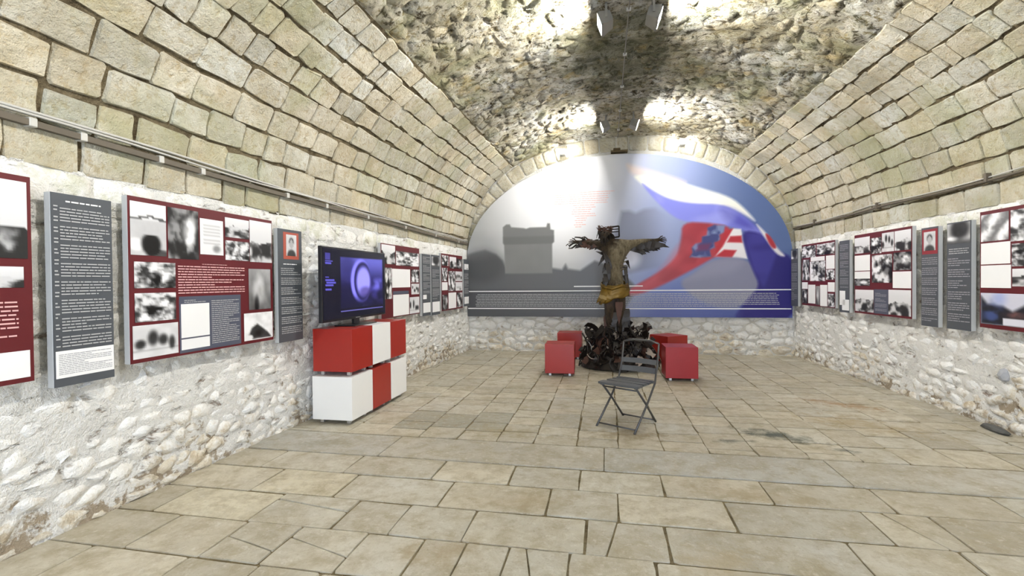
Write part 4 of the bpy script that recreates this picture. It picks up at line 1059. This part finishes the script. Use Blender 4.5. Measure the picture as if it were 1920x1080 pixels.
# ------------------------------------------------------------------ sculpture
SXY = (0.17, 8.5)
sc_ = empty('crucifix_sculpture', (SXY[0], SXY[1], 0.0), 0, 'sculpture of a figure with outstretched ragged arms rising from a heap of charred scrap', 'sculpture')
def m_figure():
    g = G('weathered_figure'); o = g.obj(); x, y, z = g.sep(o)[:3]
    n = g.noise(5, 5, 0.65, o); n2 = g.noise(1.0, 5, 0.7, g.vmath('MULTIPLY', o, (20.0, 20.0, 7.0)))
    tan = g.ramp(n2, [(0.3, (0.07, 0.05, 0.025)), (0.45, (0.20, 0.16, 0.095)), (0.7, (0.33, 0.28, 0.185))])
    dk = g.ramp(n2, [(0.3, (0.018, 0.012, 0.008)), (0.7, (0.085, 0.055, 0.03))])
    # pale where the trunk and one upper arm were left bare, burnt elsewhere
    tx = g.math('ADD', x, g.math('MULTIPLY', g.math('SUBTRACT', n, 0.5), 0.5))
    a = g.ramp(tx, [(0.0, 0.0), (0.05, 1.0)])
    zb = g.ramp(g.math('MULTIPLY', g.math('ADD', z, g.math('MULTIPLY', n, 0.2)), 0.3), [(0.40, 0.0), (0.46, 1.0)])
    xr_ = g.ramp(x, [(0.42, 1.0), (0.62, 0.0)])
    k = g.math('MULTIPLY', g.math('MULTIPLY', a, zb), xr_)
    k = g.math('MAXIMUM', k, g.math('MULTIPLY', g.math('MULTIPLY', g.ramp(g.math('ABSOLUTE', x), [(0.05, 1.0), (0.13, 0.0)]), g.ramp(g.math('MULTIPLY', z, 0.3), [(0.42, 0.0), (0.47, 1.0)])), g.ramp(g.math('MULTIPLY', z, 0.3), [(0.61, 1.0), (0.64, 0.0)])))
    c = g.mix(k, dk, tan)
    lg = g.math('MULTIPLY', g.ramp(g.math('MULTIPLY', z, 0.3), [(0.30, 0.0), (0.36, 1.0), (0.40, 1.0), (0.43, 0.0)]), 0.5)
    c = g.mix(g.math('MULTIPLY', lg, g.ramp(x, [(0.0, 1.0), (0.08, 0.0)])), c, (0.20, 0.15, 0.14))
    g.bump(g.math('ADD', n, g.math('MULTIPLY', n2, 2.0)), 0.9, 0.05)
    return g.fin(c, 0.55, 0.0, 0.4)
FIG = m_figure()
# skeleton: joint -> (x, y, z), radii (x, y)
J = {'pelvis': ((-0.01, 0.0, 1.36), 0.215, 0.145), 'waist': ((0.0, 0.0, 1.62), 0.175, 0.12), 'chest': ((0.02, -0.01, 1.88), 0.23, 0.145),
     'collar': ((0.03, 0.0, 2.08), 0.185, 0.12), 'neck': ((-0.06, -0.05, 2.19), 0.062, 0.062),
     'skull': ((-0.16, -0.12, 2.29), 0.095, 0.10), 'brow': ((-0.20, -0.15, 2.355), 0.085, 0.09),
     'sh_r': ((0.24, 0.0, 2.125), 0.10, 0.09), 'el_r': ((0.46, -0.01, 2.17), 0.06, 0.055), 'wr_r': ((0.68, 0.0, 2.185), 0.038, 0.035),
     'sh_l': ((-0.20, 0.0, 2.115), 0.115, 0.10), 'el_l': ((-0.42, 0.0, 2.17), 0.075, 0.06), 'wr_l': ((-0.62, 0.0, 2.185), 0.042, 0.04),
     'hip_r': ((0.075, 0.0, 1.22), 0.13, 0.12), 'kn_r': ((0.075, -0.06, 0.80), 0.095, 0.09), 'an_r': ((0.04, 0.04, 0.40), 0.05, 0.05),
     'hip_l': ((-0.09, 0.0, 1.22), 0.13, 0.12), 'kn_l': ((-0.09, -0.09, 0.82), 0.098, 0.092), 'an_l': ((-0.02, 0.02, 0.40), 0.05, 0.05)}
E_ = [('pelvis', 'waist'), ('waist', 'chest'), ('chest', 'collar'), ('collar', 'neck'), ('neck', 'skull'), ('skull', 'brow'), ('collar', 'sh_r'), ('sh_r', 'el_r'), ('el_r', 'wr_r'),
      ('collar', 'sh_l'), ('sh_l', 'el_l'), ('el_l', 'wr_l'), ('pelvis', 'hip_r'), ('hip_r', 'kn_r'), ('kn_r', 'an_r'), ('pelvis', 'hip_l'), ('hip_l', 'kn_l'), ('kn_l', 'an_l')]
names = list(J)
V = [J[k][0] for k in names]; E = [(names.index(a), names.index(b)) for a, b in E_]; RAD = [J[k][1:] for k in names]
# five fingers a hand, splayed and bent
for sd, wr in ((1, 'wr_r'), (-1, 'wr_l')):
    p = Vector(J[wr][0]); palm = len(V); V.append(tuple(p + Vector((sd * 0.055, 0, 0.004)))); RAD.append((0.034, 0.022)); E.append((names.index(wr), palm))
    for k, (dz, ln) in enumerate(((0.036, 0.065), (0.014, 0.085), (-0.008, 0.09), (-0.028, 0.075))):
        b = len(V); q0 = p + Vector((sd * 0.095, -0.005, dz * 0.8 + 0.004)); q1 = q0 + Vector((sd * ln * 0.6, -0.01, dz * 0.4)); q2 = q1 + Vector((sd * ln * 0.4, -0.03, dz * 0.2 - 0.01))
        V += [tuple(q0), tuple(q1), tuple(q2)]; RAD += [(0.010, 0.010), (0.009, 0.009), (0.007, 0.007)]; E += [(palm, b), (b, b + 1), (b + 1, b + 2)]
    b = len(V); q0 = p + Vector((sd * 0.06, -0.015, 0.035)); q1 = q0 + Vector((sd * 0.03, -0.02, 0.03)); q2 = q1 + Vector((sd * 0.03, -0.012, 0.008))
    V += [tuple(q0), tuple(q1), tuple(q2)]; RAD += [(0.011, 0.011), (0.010, 0.010), (0.008, 0.008)]; E += [(palm, b), (b, b + 1), (b + 1, b + 2)]
me = bpy.data.meshes.new('body'); me.from_pydata(V, E, [])
body = link('body', me, FIG, sc_)
md = body.modifiers.new('skin', 'SKIN'); md.use_smooth_shade = True
for i, s_ in enumerate(me.skin_vertices[0].data):
    s_.radius = RAD[i]; s_.use_root = (i == 0)
sb = body.modifiers.new('sub', 'SUBSURF'); sb.levels = 2; sb.render_levels = 2
# face: nose, brow ridge, eyes, beard
HC = Vector((-0.19, -0.20, 2.30))
MB().poly([(-0.205, -0.235, 2.335), (-0.222, -0.225, 2.285), (-0.19, -0.225, 2.285), (-0.207, -0.268, 2.288)], [(0, 1, 3), (0, 3, 2), (1, 2, 3), (0, 2, 1)]).build('nose', FIG, sc_)
for dx in (-0.038, 0.03):
    m = MB(); bmesh.ops.create_icosphere(m.bm, subdivisions=2, radius=0.014); m.build('eye', MAT['char'], sc_, (-0.207 + dx, -0.232, 2.328))
MB().box((-0.235, -0.243, 2.255), (-0.18, -0.225, 2.263), 0.003).build('mouth', MAT['char'], sc_)
r = random.Random(8)
m = MB()
for k in range(46):     # matted hair and beard
    a = r.uniform(0, 2 * PI); z_ = r.uniform(-0.02, 0.10)
    p = Vector((-0.185 + 0.095 * math.cos(a), -0.135 + 0.09 * math.sin(a), 2.335 + z_ * 0.6))
    if math.sin(a) < -0.3: p = Vector((-0.20 + r.uniform(-0.05, 0.05), -0.215, 2.245))
    e = p + Vector((r.uniform(-0.05, 0.06), r.uniform(-0.05, 0.03), -r.uniform(0.06, 0.17)))
    m.tube([p, (p + e) / 2 + Vector((r.uniform(-.02, .02), r.uniform(-.02, .02), 0)), e], 0.013, 5, 0.003)
m.build('hair', MAT['char'], sc_)
m = MB()
for k in range(7):      # wire thorns crown
    tl = Matrix.Rotation(r.uniform(-0.4, 0.4), 3, 'X') @ Matrix.Rotation(r.uniform(-0.4, 0.4), 3, 'Y')
    rr = r.uniform(0.10, 0.135)
    m.tube([Vector((-0.165, -0.13, 2.385 + r.uniform(-.02, .03))) + tl @ Vector((rr * math.cos(q_), rr * math.sin(q_), 0.012 * math.sin(5 * q_))) for q_ in [2 * PI * i / 18 for i in range(18)]], 0.006, 5, closed=True)
for k in range(16):
    a = r.uniform(0, 2 * PI); p = Vector((-0.165 + 0.12 * math.cos(a), -0.13 + 0.12 * math.sin(a), 2.39))
    m.tube([p, p + Vector((0.05 * math.cos(a + 1), 0.05 * math.sin(a + 1), r.uniform(0.0, 0.06)))], 0.005, 5, 0.001)
m.build('wire_crown', MAT['rust'], sc_)
m = MB()                # bent frame of flat iron beside the head
bx0 = Vector((-0.055, 0.0, 2.30))
for dy in (0.0, 0.05):
    pts = [bx0 + Vector((0.0, dy, -0.05)), bx0 + Vector((-0.015, dy, 0.14)), bx0 + Vector((0.125, dy, 0.155)), bx0 + Vector((0.13, dy, -0.03))]
    for a, b in zip(pts, pts[1:] + pts[:1]): m.tube([a, b], 0.012, 4)
for dz in (0.05, 0.095):
    m.tube([bx0 + Vector((-0.01, 0.0, dz)), bx0 + Vector((0.13, 0.02, dz + 0.01))], 0.009, 4)
m.build('iron_frame', MAT['char'], sc_)
# ragged shards along the arms
def shard(p, e, wd, mat, parent=sc_, name='shard', curl=0.02):
    p, e = Vector(p), Vector(e); d = e - p; up_ = Vector((0, 0, 1)); sidev = d.cross(Vector((0, 1, 0))).normalized() if abs(d.normalized().y) < 0.9 else Vector((1, 0, 0))
    V = []; n = 5
    for i in range(n + 1):
        q_ = i / n; c = p + d * q_ + Vector((0, -curl * math.sin(q_ * PI), 0)); w2 = wd * (1 - q_ ** 1.6) * (0.8 + 0.4 * r.random()) / 2 + 0.002
        V += [c + sidev * w2 + Vector((0, -0.008, 0)), c - sidev * w2 + Vector((0, -0.008, 0)), c - sidev * w2 + Vector((0, 0.008, 0)), c + sidev * w2 + Vector((0, 0.008, 0))]
    F = [(0, 1, 2, 3), (4 * n + 3, 4 * n + 2, 4 * n + 1, 4 * n)]
    for i in range(n): F += [(4 * i + k, 4 * i + 4 + k, 4 * i + 4 + (k + 1) % 4, 4 * i + (k + 1) % 4) for k in range(4)]
    return MB().poly(V, F).build(name, mat, parent)
for k in range(30):
    q_ = k / 29
    p = (0.24 + 0.38 * q_, r.uniform(-0.05, 0.05), 2.13 + 0.03 * q_ - r.uniform(0.0, 0.05))
    e = (0.42 + 0.44 * q_ + r.uniform(-.05, .06), r.uniform(-0.09, 0.05), 1.96 + 0.13 * q_ + r.uniform(-.05, .04))
    shard(p, e, r.uniform(0.09, 0.15), MAT['char'])
shard((0.55, 0, 2.13), (0.85, -0.02, 2.12), 0.09, MAT['char']); shard((0.5, 0.02, 2.10), (0.80, 0.03, 2.07), 0.10, MAT['char']); shard((0.6, 0, 2.19), (0.72, 0.0, 2.20), 0.05, FIG)
for k in range(24):
    q_ = k / 23
    p = (-0.20 - 0.34 * q_, r.uniform(-0.05, 0.05), 2.20 - r.uniform(0.0, 0.06))
    e = (-0.30 - 0.36 * q_ + r.uniform(-.05, .03), r.uniform(-0.08, 0.05), 2.07 + 0.06 * q_ + r.uniform(-.05, .05))
    shard(p, e, r.uniform(0.09, 0.15), MAT['char' if k % 3 else 'rust'])
for pts in ([(-0.62, 0, 2.19), (-0.72, -.02, 2.17), (-0.79, -.02, 2.12), (-0.82, 0, 2.16), (-0.85, 0, 2.13)], [(-0.66, 0, 2.15), (-0.74, 0, 2.09), (-0.80, 0, 2.08), (-0.78, 0, 2.13)], [(-0.5, 0, 2.22), (-0.6, 0, 2.27), (-0.69, 0, 2.28), (-0.70, 0, 2.25)], [(-0.42, 0, 2.2), (-0.52, 0, 2.28), (-0.60, .01, 2.265)]):
    MB().tube(pts, 0.018, 5, 0.008).build('bent_wire', MAT['char'], sc_)
for p, e, w_ in (((-0.17, -.02, 1.95), (-0.29, -.05, 1.76), 0.07), ((-0.14, -.05, 1.80), (-0.22, -.07, 1.63), 0.08), ((-0.17, 0, 1.55), (-0.20, -.02, 1.33), 0.08), ((0.20, 0, 1.85), (0.25, -.04, 1.70), 0.05), ((0.17, 0, 1.60), (0.23, -.03, 1.36), 0.09),
                 ((-0.19, 0, 1.97), (-0.33, -.02, 2.02), 0.05), ((-0.12, -.08, 2.1), (-0.05, -.13, 1.78), 0.13), ((-0.16, -.06, 2.05), (-0.13, -.12, 1.75), 0.12), ((-0.08, -.1, 2.15), (0.0, -.15, 1.90), 0.10), ((-0.12, -.12, 1.80), (-0.10, -.16, 1.50), 0.10), ((0.17, -.08, 1.75), (0.19, -.12, 1.46), 0.07), ((-0.15, -.10, 1.62), (-0.16, -.15, 1.38), 0.10), ((-0.13, -.1, 2.12), (-0.06, -.16, 1.70), 0.12)):
    shard(p, e, w_, MAT['char'])
for k in range(5):      # ribs
    for sd in (-1, 1):
        z_ = 1.94 - k * 0.062
        MB().tube([(0.02 + sd * 0.012, -0.158, z_ - 0.03), (0.02 + sd * 0.085, -0.145, z_), (0.02 + sd * 0.175, -0.085, z_ + 0.012)], 0.017, 6, 0.009).build('rib', FIG, sc_)
for k in range(16):     # charred splinters round the legs
    a = r.uniform(0, 2 * PI); z_ = r.uniform(0.75, 1.2)
    shard((0.01 + 0.17 * math.cos(a), 0.10 * math.sin(a) - 0.03, z_), (0.01 + 0.17 * math.cos(a) + r.uniform(-.06, .06), 0.10 * math.sin(a) - 0.05, z_ - r.uniform(0.25, 0.45)), r.uniform(0.07, 0.12), MAT['rust' if k % 4 == 0 else 'char'])
# gilded loincloth wrapped round the hips, with a hanging end
N, K = 40, 9; V = []; F = []
for j in range(K + 1):
    for i in range(N):
        a = 2 * PI * i / N; q_ = j / K
        z_ = 1.47 - 0.22 * q_ - 0.15 * q_ * (0.5 - 0.5 * math.cos(a)) - 0.02 * q_ * math.sin(a * 5) + 0.05 * math.sin(a) * (1 - q_)
        rad = 1 + 0.10 * q_ + 0.05 * math.sin(a * 7 + q_ * 5) * (0.3 + q_) + 0.03 * math.sin(q_ * 14 + a * 2)
        V.append((-0.01 + 0.225 * rad * math.cos(a), 0.0 + 0.180 * rad * math.sin(a), z_))
for j in range(K):
    for i in range(N): F.append((j * N + i, j * N + (i + 1) % N, (j + 1) * N + (i + 1) % N, (j + 1) * N + i))
lc = link('loincloth', mesh_of('loincloth', V, F, smooth=True), MAT['gold'], sc_)
so = lc.modifiers.new('thick', 'SOLIDIFY'); so.thickness = 0.012
for x0, dx in ((-0.16, -0.10), (-0.12, -0.08), (-0.07, -0.05)):
    sh_ = shard((x0, -0.13, 1.34), (x0 + dx * 1.6, -0.16, 1.06 + 0.08 * r.random()), 0.12, MAT['gold'], lc, 'cloth_end', 0.05)
MB().tube([(-0.20, -.12, 1.40), (-0.05, -.20, 1.36), (0.10, -.19, 1.42), (0.21, -.09, 1.40)], 0.03, 8).build('cloth_knot', MAT['gold'], lc)
# heap of charred scrap
hp = empty('scrap_heap', (0, 0, 0)); hp.parent = sc_; hp.location = (0.03, 0.0, 0.0)
def heap_h(rr): return 0.58 * (1 - min(1, rr / 0.68) ** 2.4)
m = MB(); V = []; F = []
NR, NS = 9, 28
for j in range(NR + 1):
    for i in range(NS):
        rr = 0.64 * j / NR; a = 2 * PI * i / NS
        V.append((rr * math.cos(a), rr * 0.85 * math.sin(a), max(0.004, (heap_h(rr) - 0.05) * r.uniform(0.75, 1.05))))
for j in range(NR):
    for i in range(NS): F.append((j * NS + i, j * NS + (i + 1) % NS, (j + 1) * NS + (i + 1) % NS, (j + 1) * NS + i))
link('mound_core', mesh_of('mound_core', V, F), MAT['char'], hp)
variants = []
for k in range(8):
    m = MB()
    if k < 4:
        n = 4; Vv = []; bend = r.uniform(-1.6, 1.6)
        for i in range(n + 1):
            q_ = i / n - 0.5; a = bend * q_
            c = Vector((q_ * 0.24, 0, 0.07 * math.cos(a * 2) * (1 if bend > 0 else -1))); w2 = r.uniform(0.03, 0.065)
            Vv += [c + Vector((0, w2, 0.006)), c + Vector((0, -w2, 0.006)), c + Vector((0, -w2, -0.006)), c + Vector((0, w2, -0.006))]
        Fv = [(0, 1, 2, 3), (4 * n + 3, 4 * n + 2, 4 * n + 1, 4 * n)]
        for i in range(n): Fv += [(4 * i + q_, 4 * i + 4 + q_, 4 * i + 4 + (q_ + 1) % 4, 4 * i + (q_ + 1) % 4) for q_ in range(4)]
        m.poly(Vv, Fv)
    elif k < 6:
        m.tube([(q_ * 0.26, 0.05 * math.sin(q_ * 7 + k), 0.05 * math.cos(q_ * 5)) for q_ in (-0.5, -0.2, 0.1, 0.5)], 0.016, 5)
    else:
        m.tube([(0.08 * math.cos(q_), 0.08 * math.sin(q_), 0.02 * math.sin(2 * q_)) for q_ in [2 * PI * i / 8 * (0.8 if k == 6 else 0.95) for i in range(8)]], 0.017, 4)
    bmesh.ops.recalc_face_normals(m.bm, faces=m.bm.faces)
    me = bpy.data.meshes.new('scrap_piece'); m.bm.to_mesh(me); m.bm.free(); me.materials.append(MAT['char']); variants.append(me)
extra = []
for mt in ('rust', 'flake'):
    for k in (0, 1, 2, 4, 6):
        me = variants[k].copy(); me.materials.clear(); me.materials.append(MAT[mt]); extra.append((mt, me))
for k in range(296):
    a = r.uniform(0, 2 * PI); rr = 0.66 * math.sqrt(r.random())
    z_ = heap_h(rr) * r.uniform(0.8, 1.12) + 0.06
    u_ = r.random()
    if k < 246: me = variants[k % 8] if u_ < 0.74 else r.choice([e for t_, e in extra if t_ == ('rust' if u_ < 0.90 else 'flake')])
    else: me = variants[k % 8]
    x_, y_ = rr * math.cos(a), rr * 0.85 * math.sin(a)
    if k >= 240:       # two raised lobes of debris and strays around the foot
        sd = -1 if k % 2 else 1
        x_ = sd * r.uniform(0.05, 0.54); y_ = r.uniform(-0.28, 0.2); z_ = r.uniform(0.46, 0.68)
    s_ = r.uniform(0.65, 1.15)
    o = link('scrap_piece', me, None, hp, (x_, y_, max(z_, 0.11 * s_)), (r.uniform(-PI, PI), r.uniform(-1.4, 1.4), r.uniform(0, 2 * PI))); o.scale = (s_,) * 3

# ------------------------------------------------------------------ odds and ends at the foot of the right wall
rs_ = random.Random(2)
def rock(name, loc, dims, mat, label, cat):
    m = MB(); bmesh.ops.create_icosphere(m.bm, subdivisions=2, radius=0.5)
    for v in m.bm.verts:
        v.co *= rs_.uniform(0.85, 1.1); v.co = Vector((v.co.x * dims[0], v.co.y * dims[1], max(v.co.z * dims[2], -dims[2] * 0.36)))
    o = m.build(name, mat, None, loc); return tag(o, label, cat)
rock('dark_stone', (3.70, 5.42, 0.025), (0.10, 0.36, 0.07), MAT['darkstone'], 'dark stone lying on the floor at the foot of the right wall', 'stone')
rock('slate_block', (xr(5.45) - 0.02, 5.45, 0.54), (0.09, 0.11, 0.14), MAT['slatestone'], 'grey slate block set into the white right wall', 'stone')
